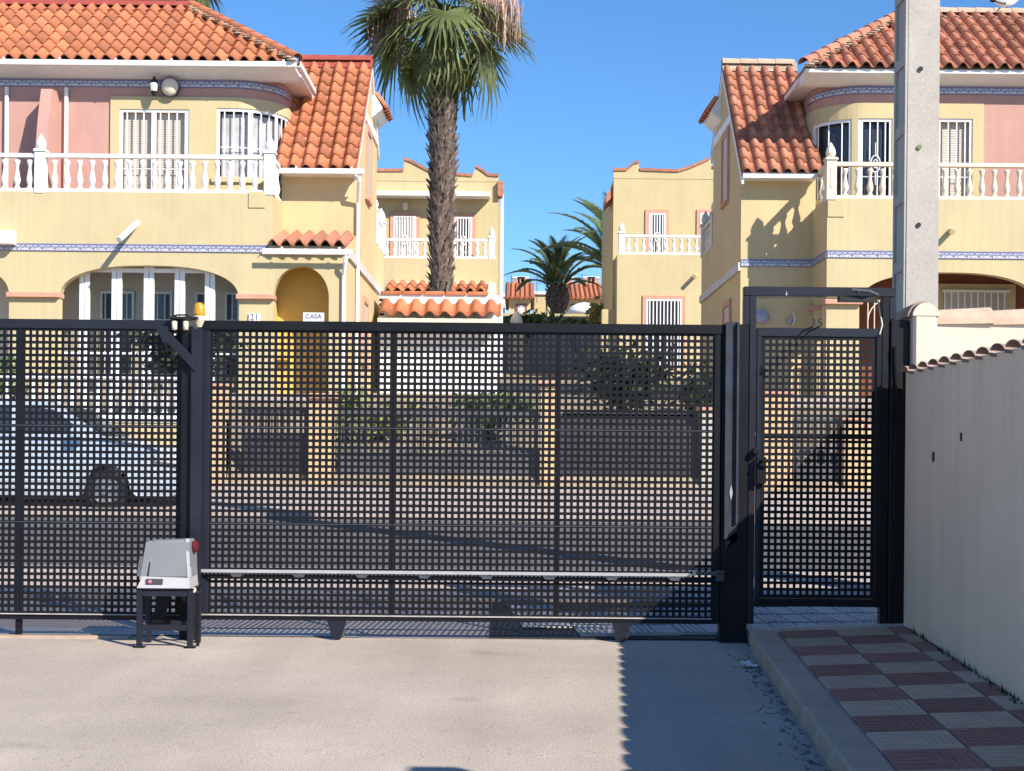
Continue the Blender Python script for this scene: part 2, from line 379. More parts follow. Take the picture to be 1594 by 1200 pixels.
for i in range(n):
    for j in range(n):
        x, y = (i - 3) * .022, (j - 3) * .016
        V.append((pp.x + x + .01 * noise.noise((i, j, 1)), 9.75 + y, gz(9.75) + .012 + .055 * abs(noise.noise((i * .45, j * .55, 3))) + .02 * (i == 0)))
b.add(V, [(i * n + j, (i + 1) * n + j, (i + 1) * n + j + 1, i * n + j + 1) for i in range(n - 1) for j in range(n - 1) if (i, j) not in ((0, 5), (5, 0), (5, 5), (4, 5))])
tag(b.build('litter', PAPER), 'crumpled white scrap of paper lying on the road by the kerb', 'litter')
# ------------------------------------------------------------------ walls on the right
wl = thing('boundary_wall', 'grey cream rendered wall beside the checkered pavement, capped with scalloped clay tiles', 'wall', (2.95, 8, 0))
b = MB()
ys = [3.75 + (10.74 - 3.75) * k / 8 for k in range(9)]
for a, c in zip(ys, ys[1:]):
    b.hexa([lane(2.88, a, gz(a) - .1), lane(3.10, a, gz(a) - .1), lane(3.10, c, gz(c) - .1), lane(2.88, c, gz(c) - .1),
            lane(2.88, a, 2.035 + gz(a) * .8), lane(3.10, a, 2.035 + gz(a) * .8), lane(3.10, c, 2.035 + gz(c) * .8), lane(2.88, c, 2.035 + gz(c) * .8)])
b.build('wall', GREYWALL, wl)
b = MB()
for a, c in ((-7, 0), (0, 3.7)):
    b.hexa([lane(2.88, a, gz(a) - .1), lane(3.10, a, gz(a) - .1), lane(3.10, c, gz(c) - .1), lane(2.88, c, gz(c) - .1),
            lane(2.88, a, 2.95), lane(3.10, a, 2.95), lane(3.10, c, 2.98), lane(2.88, c, 2.98)])
b.build('raised_wall', GREYWALL, wl)
def barrel(name, m, r, L, taper=.85, seg=8, th=.014):
    b = MB(); V = []
    for y, rr in ((0, r), (L, r * taper)):
        for rad in (rr, rr - th):
            V += [(math.cos(math.pi * k / seg) * rad, y, math.sin(math.pi * k / seg) * rad) for k in range(seg + 1)]
    n = seg + 1; fs = []
    for k in range(seg):
        fs += [(k, k + 1, 2 * n + k + 1, 2 * n + k), (n + k + 1, n + k, 3 * n + k, 3 * n + k + 1), (k + 1, k, n + k, n + k + 1), (2 * n + k, 2 * n + k + 1, 3 * n + k + 1, 3 * n + k)]
    b.add(V, fs); me = b.mesh(name, m, False); return me
cap = barrel('cap_tile', DARKCOP, .165, .34, .85, 10)
Y = 10.62
while Y > 3.9:
    # axis across the wall, high side towards the road
    mw = Matrix.Translation(lane(2.84, Y, 2.03 + gz(Y) * .8)) @ Matrix.Rotation(-R(90) - lt, 4, 'Z') @ Matrix.Rotation(R(-4), 4, 'X') @ Matrix.Rotation(R(7), 4, 'Y') @ Matrix.Diagonal((1, 1, .29, 1))
    link('cap_tile', cap, wl, mw); Y -= .318
for px, py, s_ in ((1497, 680, .036), (1454, 711, .046)):
    # point on the skewed wall face
    t = (px - VX) / F; Yh = (2.88 - SK * 10.7) / (t - SK); p = Wp(px, py, Yh)
    b = MB()
    for a0, a1, c0, c1 in ((-1, 1, .75, 1), (-1, 1, -1, -.75), (-1, -.75, -.75, .75), (.75, 1, -.75, .75)):
        b.box(-.006, .004, a0 * s_, a1 * s_, c0 * s_, c1 * s_)
    o = b.build('drain_frame', GREYWALL, None); o.location = (2.88 + SK * (Yh - 10.7), Yh, p.z); o.parent = wl; o.matrix_parent_inverse = INV[wl.name]
    b = MB().box(-.003, .003, -.72 * s_, .72 * s_, -.72 * s_, .72 * s_); q = b.build('drain_hole', RUBBER, None); q.location = (2.88 + SK * (Yh - 10.7), Yh, p.z); q.parent = wl; q.matrix_parent_inverse = INV[wl.name]
cw = thing('garden_wall', 'cream painted wall with long clay coping tiles beside the gate post', 'wall', (4, 11, 0))
MB().box(3.13, 8, 10.95, 11.15, .0, 2.40).build('wall', CREAMWALL, cw)
MB().bbox(2.955, 3.135, 10.80, 11.18, .0, 2.44, .02).build('pier', CREAMWALL, cw)
rc = barrel('coping_tile', COPING, .135, .48, .86)
for k in range(8):
    link('coping_tile', rc, cw, Matrix.Translation((3.16 + .44 * (k + 1), 11.05, 2.385)) @ Matrix.Rotation(R(90), 4, 'Z') @ Matrix.Rotation(R(-1.2), 4, 'X'))
# rounded pier cap: a solid half-round front, tile over it
b = MB(); n = 12
b.prism([(3.045 + .098 * math.cos(math.pi * k / n), 2.425 + .098 * math.sin(math.pi * k / n)) for k in range(n + 1)], 10.795, 11.2, 'y'); b.build('pier_head', CREAMWALL, cw)
link('pier_cap', barrel('pier_cap', DARKCOP, .118, .46, 1.0, 10), cw, Matrix.Translation((3.035, 10.83, 2.42)))
# ------------------------------------------------------------------ concrete pole
pl = thing('utility_pole', 'tall square concrete utility pole rising behind the cream wall', 'pole', (3.62, 13.2, gz(13)))
z0 = gz(13) - .1; b = MB(); b.hexa([(3.48, 13, z0), (3.78, 13, z0), (3.78, 13.42, z0), (3.48, 13.42, z0), (3.50, 13.02, 9.5), (3.765, 13.02, 9.5), (3.765, 13.4, 9.5), (3.50, 13.4, 9.5)])
b.build('shaft', CONCP, pl)
for k in range(9):                            # recessed panels on the flank: raised ribs between them
    z = 1.2 + k * .62
    MB().box(3.468, 3.49, 13.03, 13.40, z, z + .10).build('flank_rib', CONCP, pl)
for y_ in (13.015, 13.36): MB().box(3.466, 3.49, y_, y_ + .05, .3, 9.4).build('flank_flange', CONCP, pl)
for px, py, m in ((1433, 107, RUBBER), (1431, 229, SHRUB), (1430, 350, RUBBER)):
    p = Wp(px, py, 13); MB().lathe([(.022, 0), (.022, .004), (.012, .004), (.012, .002)], (p.x, 13.0 - .006, p.z), 10, 'y').build('plugged_hole', m, pl)
# ------------------------------------------------------------------ gate, fence, wicket
GY = 10.9; PITCH, HOLE = .0485, .0266
def perforated(x0, x1, z0, z1, y, name, parent, m=BLACKP):
    nx = int((x1 - x0 - .012) / PITCH); nz = int((z1 - z0 - .012) / PITCH)
    def lines(a0, a1, n):
        mrg = (a1 - a0 - n * PITCH) / 2; out = [a0]
        for i in range(n): c = a0 + mrg + (i + .5) * PITCH; out += [c - HOLE / 2, c + HOLE / 2]
        return out + [a1]
    X, Z = lines(x0, x1, nx), lines(z0, z1, nz); W_, H_ = len(X), len(Z)
    V = [(x, yy, z) for yy in (y, y + .003) for z in Z for x in X]; fs = []; o2 = W_ * H_
    for j in range(H_ - 1):
        for i in range(W_ - 1):
            a = j * W_ + i; q = (a, a + 1, a + W_ + 1, a + W_)
            if i % 2 and j % 2:
                for u, v in ((q[0], q[1]), (q[1], q[2]), (q[2], q[3]), (q[3], q[0])): fs.append((v, u, u + o2, v + o2))
            else: fs += [q, tuple(k + o2 for k in reversed(q))]
    return MB().add(V, fs).build(name, m, parent)
def bar(x0, x1, y0, y1, z0, z1, name, m, parent, bv=.004): return MB().bbox(x0, x1, y0, y1, z0, z1, bv).build(name, m, parent)
# sliding gate
XL, XR = -2.375, 1.535
sg = thing('sliding_gate', 'wide black sliding gate of perforated steel sheet between two posts', 'gate', (-.4, GY, 0))
seams = [XL + .045, Wp(612, 700, GY).x, Wp(868, 700, GY).x, XR - .045]
for a, c in zip(seams, seams[1:]): perforated(a + .001, c - .001, .135, 2.285, GY, 'perforated_panel', sg)
bar(XL, XL + .055, GY - .012, GY + .05, .10, 2.30, 'stile', DARKBLUE, sg); bar(XR - .055, XR, GY - .012, GY + .05, .10, 2.30, 'stile', BLACKP, sg)
bar(XL - .012, XR + .012, GY - .02, GY + .055, 2.285, 2.352, 'top_rail', BLACKP, sg)
bar(XL, XR, GY - .03, GY + .05, .100, .134, 'bottom_rail', BLACKP, sg)
for z in (1.5605, .833): bar(XL + .06, XR - .06, GY + .005, GY + .03, z - .022, z, 'mid_rail', BLACKP, sg); MB().box(XL + .056, XR - .056, GY - .004, GY - .0005, z - .012, z - .007).build('seam_strip', GALV, sg)
for s_ in seams[1:3]: bar(s_ - .015, s_ + .015, GY + .006, GY + .03, .14, 2.28, 'mullion', BLACKP, sg); MB().box(s_ - .002, s_ + .002, GY - .004, GY - .0005, .14, 2.28).build('seam_strip', BLACKP, sg)
for px in (525, 967):
    x = Wp(px, 980, GY).x
    MB().prism([(x - .075, .10), (x - .03, -.035), (x + .03, -.035), (x + .075, .10)], GY - .034, GY - .026, 'y').build('wheel_plate', DARKBLUE, sg)
    wz = .035
    whl = MB().lathe([(.02, -.02), (.052, -.02), (.055, -.012), (.045, 0), (.055, .012), (.052, .02), (.02, .02)], (x, GY + .01, gz(GY) + .056), 20, 'y').build('wheel', GALV, sg, True)
bar(XL + .002, XR - .06, GY - .040, GY - .001, .1345, .141, 'sunlit_rail_top', DUSTYSUN, sg, .001)  # pale strip draws the sunlit, dusty top of the bottom rail
# rack along the gate
b = MB(); z = .462; b.box(XL - .05, 1.31, GY - .055, GY - .030, z - .004, z + .018); b.build('rack_rail', ALU, sg)
b = MB(); x = XL - .04
while x < 1.3: b.prism([(x, z - .004), (x + .026, z - .004), (x + .017, z - .018), (x + .009, z - .018)], GY - .052, GY - .033, 'y'); x += .03
stuff(b.build('rack_teeth', GALV, sg))
bar(XL + .05, XR, GY - .028, GY - .012, .408, .452, 'rack_backing', BLACKP, sg)
for k in range(8): x = -2.1 + k * .47; MB().prism([(x - .05, .45), (x + .05, .45), (x + .03, .425), (x - .03, .425)], GY - .05, GY - .029, 'y').build('rack_clamp', GALV, sg)
st = bar(1.33, 1.555, GY - .062, GY - .034, .468, .498, 'limit_stop', GALV, sg); MB().box(1.50, 1.56, GY - .066, GY - .03, .425, .505).build('limit_plate', GALV, sg); MB().box(1.505, 1.545, GY - .0675, GY - .0662, .472, .488).build('limit_slot', RUBBER, sg); bar(1.325, 1.352, GY - .064, GY - .03, .466, .505, 'limit_cap', CREAMPL, sg)
# receiving post
rp = thing('gate_post', 'black steel post with galvanised catch channel between sliding gate and wicket', 'post', (1.63, GY, 0))
bar(1.537, 1.742, GY + .0, GY + .12, -.09, 2.36, 'post', BLACKP, rp)
b = MB(); b.box(1.575, 1.66, GY - .02, GY - .004, .73, 2.375); b.prism([(1.575, .73), (1.66, .73), (1.66, .80), (1.60, .70), (1.575, .66)], GY - .02, GY - .004, 'y')
b2 = MB(); b2.box(1.56, 1.59, GY - .05, GY - .021, .74, 2.37).box(1.645, 1.662, GY - .05, GY - .021, .86, 2.37)
b.build('catch_plate', CATCH, rp); b2.build('catch_channel', CATCH, rp)
MB().prism([(1.612, 1.03), (1.625, 1.09), (1.612, 1.15), (1.60, 1.09)], GY - .026, GY - .0202, 'y').build('catch_guide', ALU, rp)
# wicket frame and door
wk = thing('pedestrian_gate', 'narrow black perforated wicket door with open transom above it', 'gate', (2.3, GY, .1))
bar(1.745, 1.795, GY, GY + .08, .10, 2.64, 'jamb', DARKBLUE, wk); bar(2.745, 2.80, GY, GY + .08, .10, 2.64, 'jamb', BLACKP, wk)
bar(1.70, 2.845, GY - .004, GY + .076, 2.58, 2.645, 'transom_top', DARKBLUE, wk); bar(1.70, 1.744, GY + .002, GY + .08, 2.36, 2.579, 'jamb_extension', DARKBLUE, wk)
bar(1.80, 2.74, GY - .012, GY + .03, 2.275, 2.335, 'door_top', DARKBLUE, wk)
bar(1.80, 2.74, GY - .012, GY + .03, .235, .295, 'door_bottom', BLACKP, wk)
bar(1.80, 1.835, GY - .012, GY + .03, .296, 2.274, 'door_stile', DARKBLUE, wk); bar(2.70, 2.74, GY - .012, GY + .03, .296, 2.274, 'door_stile', BLACKP, wk)
perforated(1.836, 2.699, .297, 2.273, GY + .002, 'perforated_panel', wk)
for z in (1.52,): bar(1.84, 2.695, GY + .008, GY + .03, z - .02, z, 'mid_rail', BLACKP, wk)
lk = bar(1.797, 1.87, GY - .055, GY - .014, 1.16, 1.36, 'lock_case', BLACKP, wk)
MB().tube([(1.835, GY - .06, 1.33), (1.835, GY - .10, 1.33), (1.90, GY - .105, 1.325)], .011, 8).build('door_handle', BLACKP, lk)
MB().lathe([(.03, 0), (.028, -.03), (.018, -.04)], (1.79, GY - .02, 1.40), 12, 'y').build('lock_knob', BLACKP, wk)
bar(2.40, 2.69, GY - .06, GY - .006, 2.53, 2.575, 'door_closer', BLACKI, wk, .008)
MB().tube([(2.55, GY - .05, 2.60), (2.50, GY - .09, 2.615), (2.62, GY - .1, 2.605), (2.70, GY - .03, 2.585)], .013, 8).build('closer_arm', GALV, wk)
MB().tube([(1.80, GY + .09, 2.572), (2.70, GY + .09, 2.572), (2.735, GY + .09, 2.55), (2.74, GY - .02, 2.36), (2.72, GY - .02, 2.29)], .006, 6).build('cable', CREAMPL, wk)
MB().prism([(2.012, 2.58), (2.025, 2.58), (2.018, 2.615)], GY - .012, GY - .005, 'y').build('bracket', ALU, wk)
xx = Wp(1271, 503, GY).x
for k, d in enumerate('35'):
    x = xx - .035 + k * .046
    q = Wp(1266 + 10 * k, 508, GY - .335); MB().tube([(q.x - .012, GY - .01, 2.31), q], .0065, 6).build('number_rod', BLACKI, wk)
    me = text_mesh(d, .085, 'number_digit', BLACKI, .006); q = Wp(1266 + 10 * k, 503, GY - .345); link('number_digit', me, wk, Matrix.Translation(q) @ UPRIGHT)
hp = thing('gate_post', 'thick black steel hinge post beside the cream wall pier', 'post', (2.87, GY, .1))
bar(2.805, 2.945, GY - .02, GY + .13, .05, 2.40, 'post', BLACKP, hp, .008)
bar(2.80, 2.845, GY + .0, GY + .1, 2.41, 2.575, 'post_extension', DARKBLUE, hp)
MB().tube([(2.83, GY - .035, 2.2), (2.85, GY - .03, 1.75), (2.835, GY - .035, 1.3), (2.83, GY - .035, .9)], .008, 6).build('cable', BLACKP, hp)
# guide post with roller arm
gp = thing('gate_post', 'black steel guide post with diagonal brace and nylon rollers behind the gate motor', 'post', (-2.45, GY, 0))
bar(-2.525, -2.445, GY - .06, GY + .06, -.08, 2.30, 'post', BLACKP, gp); bar(-2.444, -2.362, GY - .10, GY - .035, -.06, 2.28, 'post_flange', DARKBLUE, gp)
b = MB(); b.prism([(-2.72, 2.30), (-2.62, 2.30), (-2.60, 2.19), (-2.64, 2.17)], GY - .11, GY - .06, 'y'); b.build('gusset', DARKBLUE, gp)
b = MB(); b.prism([(-2.665, 2.22), (-2.60, 2.25), (-2.41, 2.055), (-2.41, 1.965)], GY - .112, GY - .101, 'y'); b.build('brace', DARKBLUE, gp)
bar(-2.62, -2.40, GY - .10, GY + .10, 2.356, 2.372, 'roller_bracket', BLACKI, gp, .002)
for x in (-2.575, -2.49): MB().lathe([(.012, 2.27), (.021, 2.275), (.021, 2.335), (.012, 2.34)], (x, GY - .075, 0), 12).build('guide_roller', CREAMPL, gp, True)
MB().tube([(-2.60, GY - .07, 2.37), (-2.55, GY - .08, 2.385), (-2.48, GY - .08, 2.385), (-2.42, GY - .07, 2.35)], .007, 6).build('cable', BLACKI, gp)
bc = thing('beacon_lamp', 'amber warning lamp dome standing on top of the guide post', 'lamp', (-2.41, GY - .02, 2.375))
MB().lathe([(.03, 2.30), (.05, 2.355), (.05, 2.378), (.046, 2.385)], (-2.405, GY - .0, 0), 16).build('base', CREAMPL, bc)
MB().lathe([(.044, 2.386), (.045, 2.40), (.043, 2.44), (.037, 2.466), (.022, 2.484), (.005, 2.488)], (-2.405, GY, 0), 20).build('dome', AMBER, bc, True)
# fixed fence left
FX0, FX1 = -6.4, -2.53
fe = thing('fence', 'fixed black perforated steel fence left of the guide post', 'fence', (-4, GY, 0))
cuts = [FX0, -5.3, Wp(30, 700, GY).x, FX1]
for a, c in zip(cuts, cuts[1:]):
    perforated(a + .001, c - .001, .130, 2.285, GY, 'perforated_panel', fe)
    MB().box(c - .004, c + .001, GY - .004, GY - .0005, .12, 2.28).build('seam_strip', DARKBLUE, fe)
for c in cuts[:-1]: bar(c - .022, c + .022, GY + .006, GY + .05, -.08, 2.28, 'fence_post', BLACKP, fe)
bar(FX0, FX1, GY - .012, GY + .05, 2.286, 2.352, 'top_rail', DARKBLUE, fe); bar(FX0, FX1, GY - .02, GY + .05, .090, .128, 'bottom_rail', BLACKP, fe)
for z in (1.5605, .833): bar(FX0 + .02, FX1, GY + .008, GY + .03, z - .022, z, 'mid_rail', BLACKP, fe); MB().box(FX0 + .02, FX1, GY - .004, GY - .0005, z - .012, z - .007).build('seam_strip', GALV, fe)
bar(FX0, -2.76, GY - .035, GY - .001, .1285, .134, 'sunlit_rail_top', DUSTYSUN, fe, .001)  # same painted sun line along the fence's bottom rail
MB().box(FX0, -2.9, GY - .07, GY + .02, -.09, -.03).build('ground_strip', COPING, fe)
# gate motor
mo = thing('gate_motor', 'grey sliding gate motor on a black steel stand in front of the guide post', 'motor', (-2.56, 10.5, 0))
MY = 10.42
def mt(px, py, Y=MY): p = Wp(px, py, Y); return p.x, p.z
x0 = Wp(213, 990, MY).x; x1 = Wp(300, 990, MY).x; zt = Wp(250, 918, MY).z; zg = gz(MY)
b = MB()
stn = MB(); t = .038
for xa in (x0, x1 - t):
    for ya in (MY - .02, MY + .24): bar(xa, xa + t, ya, ya + t, zg - .01, zt - .0, 'stand_leg', DARKBLUE, mo, .003)
for ya in (MY - .016, MY + .244):
    bar(x0 + t, x1 - t, ya, ya + .03, zt - .045, zt - .005, 'stand_rail', DARKBLUE, mo, .003); bar(x0 + t, x1 - t, ya, ya + .03, zg + .125, zg + .165, 'stand_rail', DARKBLUE, mo, .003)
for xa in (x0, x1 - t): MB().box(xa - .02, xa + t + .02, MY - .03, MY + .04, zg - .004, zg + .008).build('foot_plate', BLACKP, mo)
bar(x0 - .005, x1 + .005, MY - .025, MY + .285, zt + .001, zt + .012, 'base_plate', BLACKP, mo, .002)
MB().prism([(x0 + .11, zt - .04), (x0 + .20, zt - .04), (x0 + .15, zg + .16), (x0 + .06, zg + .16)], MY + .18, MY + .19, 'y').build('stand_web', BLACKP, mo)
# housing: lower skirt, tapered upper cover
c0, c1 = Wp(214, 912, MY).x, Wp(296, 912, MY).x; zb = zt + .013; zs = zb + .082; ztop = Wp(250, 840, MY).z
sk = MB().hexa([(c0, MY - .02, zb), (c1, MY - .02, zb), (c1, MY + .27, zb), (c0, MY + .27, zb), (c0 + .035, MY + .0, zs - .0), (c1 - .002, MY + .0, zs - .008), (c1 - .004, MY + .25, zs), (c0 + .035, MY + .25, zs)]); sk.build('skirt', MLIGHT, mo)
def ring(z, f0, f1, fy): return (c0 + f0, c1 - f1, MY + fy, z)
rings = [ring(zs, .02, .004, .008), ring(zs + .14, .036, .008, .022), ring(ztop - .02, .05, .018, .035), ring(ztop, .07, .03, .055)]
V = []; 
for a, c, y_, z_ in rings: V += [(a, y_, z_), (c, y_, z_), (c, MY + .26 - (y_ - MY) * .6, z_), (a, MY + .26 - (y_ - MY) * .6, z_)]
V[12] = (V[12][0], V[12][1], ztop - .012); V[15] = (V[15][0], V[15][1], ztop - .012)
fs = [(3, 2, 1, 0), (12, 13, 14, 15)]
for i in range(3):
    for k_ in range(4): fs.append((i * 4 + k_, i * 4 + (k_ + 1) % 4, (i + 1) * 4 + (k_ + 1) % 4, (i + 1) * 4 + k_))
cvr = MB().add(V, fs).build('cover', MGREY, mo)
# pale edge moulding at the right, dark groove at the left
for (fa, fb, nm, mm, dy) in ((.012, -.002, 'cover_edge', MLIGHT, .006),):
    b = MB(); q = [(c1 - fa - .012 - .0, MY + .004, zs), (c1 - .002, MY + .004, zs), (c1 - .012, MY + .05, zs + .002), (c1 - .02, MY + .05, zs)]
    b.hexa([(c1 - .020, MY + .000, zs - .006), (c1 - .000, MY + .000, zs - .006), (c1 - .000, MY + .05, zs - .006), (c1 - .02, MY + .05, zs - .006), (c1 - .046, MY + .040, ztop + .006), (c1 - .022, MY + .040, ztop + .004), (c1 - .022, MY + .09, ztop + .004), (c1 - .046, MY + .09, ztop + .006)]); b.build(nm, mm, mo)
b = MB(); b.hexa([(c0 + .066, MY + .003, zs - .004), (c0 + .078, MY + .003, zs - .004), (c0 + .078, MY + .03, zs), (c0 + .066, MY + .03, zs), (c0 + .094, MY + .040, ztop - .012), (c0 + .104, MY + .040, ztop - .012), (c0 + .104, MY + .07, ztop - .014), (c0 + .094, MY + .07, ztop - .014)]); b.build('cover_groove', RUBBER, mo)
bx0, bz0 = mt(228, 909); bx1, bz1 = mt(254, 901)
bd = MB().hexa([(bx0, MY - .021, bz0), (bx1, MY - .021, bz0), (bx1, MY + .0, bz0), (bx0, MY + .0, bz0), (bx0, MY - .015, bz1), (bx1, MY - .015, bz1), (bx1, MY + .01, bz1), (bx0, MY + .01, bz1)]).build('badge', IRON, mo)
MB().lathe([(.014, 0), (.013, -.006), (.004, -.008)], ((bx0 + .03), MY - .019, (bz0 + bz1) / 2), 12, 'y').build('badge_emblem', mat('red emblem', (.55, .18, .22), .4), bd)
MB().lathe([(.0, 0), (.045, 0), (.045, .02), (.03, .03), (0, .03)], (c1 - .008, MY + .14, ztop - .055), 14, 'x').build('red_cap', REDPL, mo)
lx = c0 - .012
b = MB().hexa([(lx - .015, MY + .08, zs - .005), (lx + .02, MY + .06, zs - .005), (lx + .02, MY + .16, zs - .005), (lx - .015, MY + .16, zs - .005), (lx + .005, MY + .08, zs + .14), (lx + .035, MY + .06, zs + .14), (lx + .035, MY + .16, zs + .14), (lx + .005, MY + .16, zs + .14)]); b.build('key_box', CREAMPL, mo)
MB().tube([(lx + .03, MY + .1, zs + .14), (lx + .025, MY + .1, zs + .2), (lx + .045, MY + .1, zs + .22)], .007, 6).build('lever', GALV, mo)
MB().tube([(x1 - .01, MY + .1, zt - .0), (x1 + .015, MY + .1, zt - .03), (x1 + .015, MY + .1, zg + .0)], .012, 8).build('conduit', BLACKP, mo)
MB().lathe([(.016, 0), (.02, .01), (.02, .03), (.01, .035)], (x1 - .005, MY + .03, zt - .02), 10).build('cable_gland', CREAMPL, mo)
# ------------------------------------------------------------------ the two villas (mirror images, u runs inward from the gable side)
def tile_mesh(m, p, L, name='roof_tile'):
    b = MB(); n = 8; prof = []
    for k in range(n + 1):
        t = k / n
        z = .105 * math.sin(math.pi * t / .64) ** .8 if t < .64 else -.040 * math.sin(math.pi * (t - .64) / .36)
        prof.append((t * p, z))
    V = []
    for y, dz in ((0, .045), (L, .008)):
        V += [(x, y - (.0 if y else .012 * math.sin(math.pi * i / n)), z + dz) for i, (x, z) in enumerate(prof)]
    V += [(x, 0.002, z + .045 - .03) for x, z in prof]
    m_ = n + 1; fs = []
    for k in range(n): fs += [(k, k + 1, m_ + k + 1, m_ + k), (2 * m_ + k, 2 * m_ + k + 1, k + 1, k)]
    b.add(V, fs); me = b.mesh(name, m); me.shade_smooth()
    for pl_ in me.polygons:
        if pl_.index % 2: pl_.use_smooth = False
    return me
def baluster_mesh(m, h):
    pr = [(.068, 0), (.068, .07), (.045, .09), (.042, .12), (.066, .22), (.078, .30), (.072, .38), (.050, .55), (.036, .70), (.036, .80), (.054, .83), (.04, .86), (.066, .90), (.066, 1.0)]
    return MB().lathe([(r, z * h) for r, z in pr], seg=10).mesh('baluster', m, True)
def finial(b, c, s=1.0):
    b.lathe([(.05 * s, 0), (.10 * s, .05 * s), (.12 * s, .11 * s), (.11 * s, .17 * s), (.085 * s, .235 * s), (.05 * s, .29 * s), (.025 * s, .34 * s), (.005 * s, .37 * s)], c, 12)
def balustrade(root, m, A, B, z0, z1, bal, step, peds=(), tf=None, w_=.13, pedw=.24, fin=True, drop=0):
    """A, B: ends in plan; rails + balusters + pedestals"""
    A, B = Vector((*A, 0)), Vector((*B, 0)); d = (B - A); L = d.length; d.normalize(); q = Vector((-d.y, d.x, 0))
    T = tf or (lambda v: v)
    def rail(za, zb, wd):
        b = MB(tf); c = [A + q * wd / 2, B + q * wd / 2, B - q * wd / 2, A - q * wd / 2]
        b.hexa([(p.x, p.y, za) for p in c] + [(p.x, p.y, zb) for p in c]); return b
    r = rail(z0, z0 + .075, w_ + .03).build('balustrade', m, root)
    rail(z1 - .085, z1, w_ + .03).build('hand_rail', m, r)
    n = max(1, round(L / step))
    for i in range(n):
        t = (i + .5) * L / n; p = A + d * t
        if any(abs(t - s_) < pedw * .75 for s_ in peds): continue
        wp = T((p.x, p.y, z0 + .07)); link('baluster', bal, r, Matrix.Translation(wp))
    for s_ in peds:
        p = A + d * s_; b = MB(tf)
        b.bbox(p.x - pedw / 2, p.x + pedw / 2, p.y - pedw / 2, p.y + pedw / 2, z0 - .03, z1 + .04, .012)
        b.bbox(p.x - pedw * .62, p.x + pedw * .62, p.y - pedw * .62, p.y + pedw * .62, z1 + .04, z1 + .10, .02)
        if fin: finial(b, (p.x, p.y, z1 + .095), pedw / .24)
        pd = b.build('pedestal', m, root)
        b = MB(tf); b.box(p.x - .03, p.x + .03, p.y - pedw / 2 - .012, p.y - pedw / 2 + .002, z0 + .25, z1 - .15); b.build('pedestal_panel', m, pd)
    return r
def arch_blocks(b, u0, u1, z0, z1, y0, y1, arches, along='u', e=2.5):
    """wall with arched openings (a0, a1, spring, top) from z0 up; runs along u (or y if along='y')"""
    cur = u0
    def blk(a, c, za0, zc0):
        if along == 'u': b.hexa([(a, y0, za0), (c, y0, zc0), (c, y1, zc0), (a, y1, za0), (a, y0, z1), (c, y0, z1), (c, y1, z1), (a, y1, z1)])
        else: b.hexa([(y0, a, za0), (y1, a, za0), (y1, c, zc0), (y0, c, zc0), (y0, a, z1), (y1, a, z1), (y1, c, z1), (y0, c, z1)])
    for a0, a1, sp, top in arches:
        if a0 > cur: blk(cur, a0, z0, z0)
        n = 28; c = (a0 + a1) / 2; h = (a1 - a0) / 2
        zz = [(c - h * math.cos(math.pi * k / n), sp + (top - sp) * max(0, 1 - abs(math.cos(math.pi * k / n)) ** e) ** (1 / e)) for k in range(n + 1)]
        for (ua, za), (ub, zb) in zip(zz, zz[1:]): blk(ua, ub, za, zb)
        cur = a1
    if u1 > cur: blk(cur, u1, z0, z0)
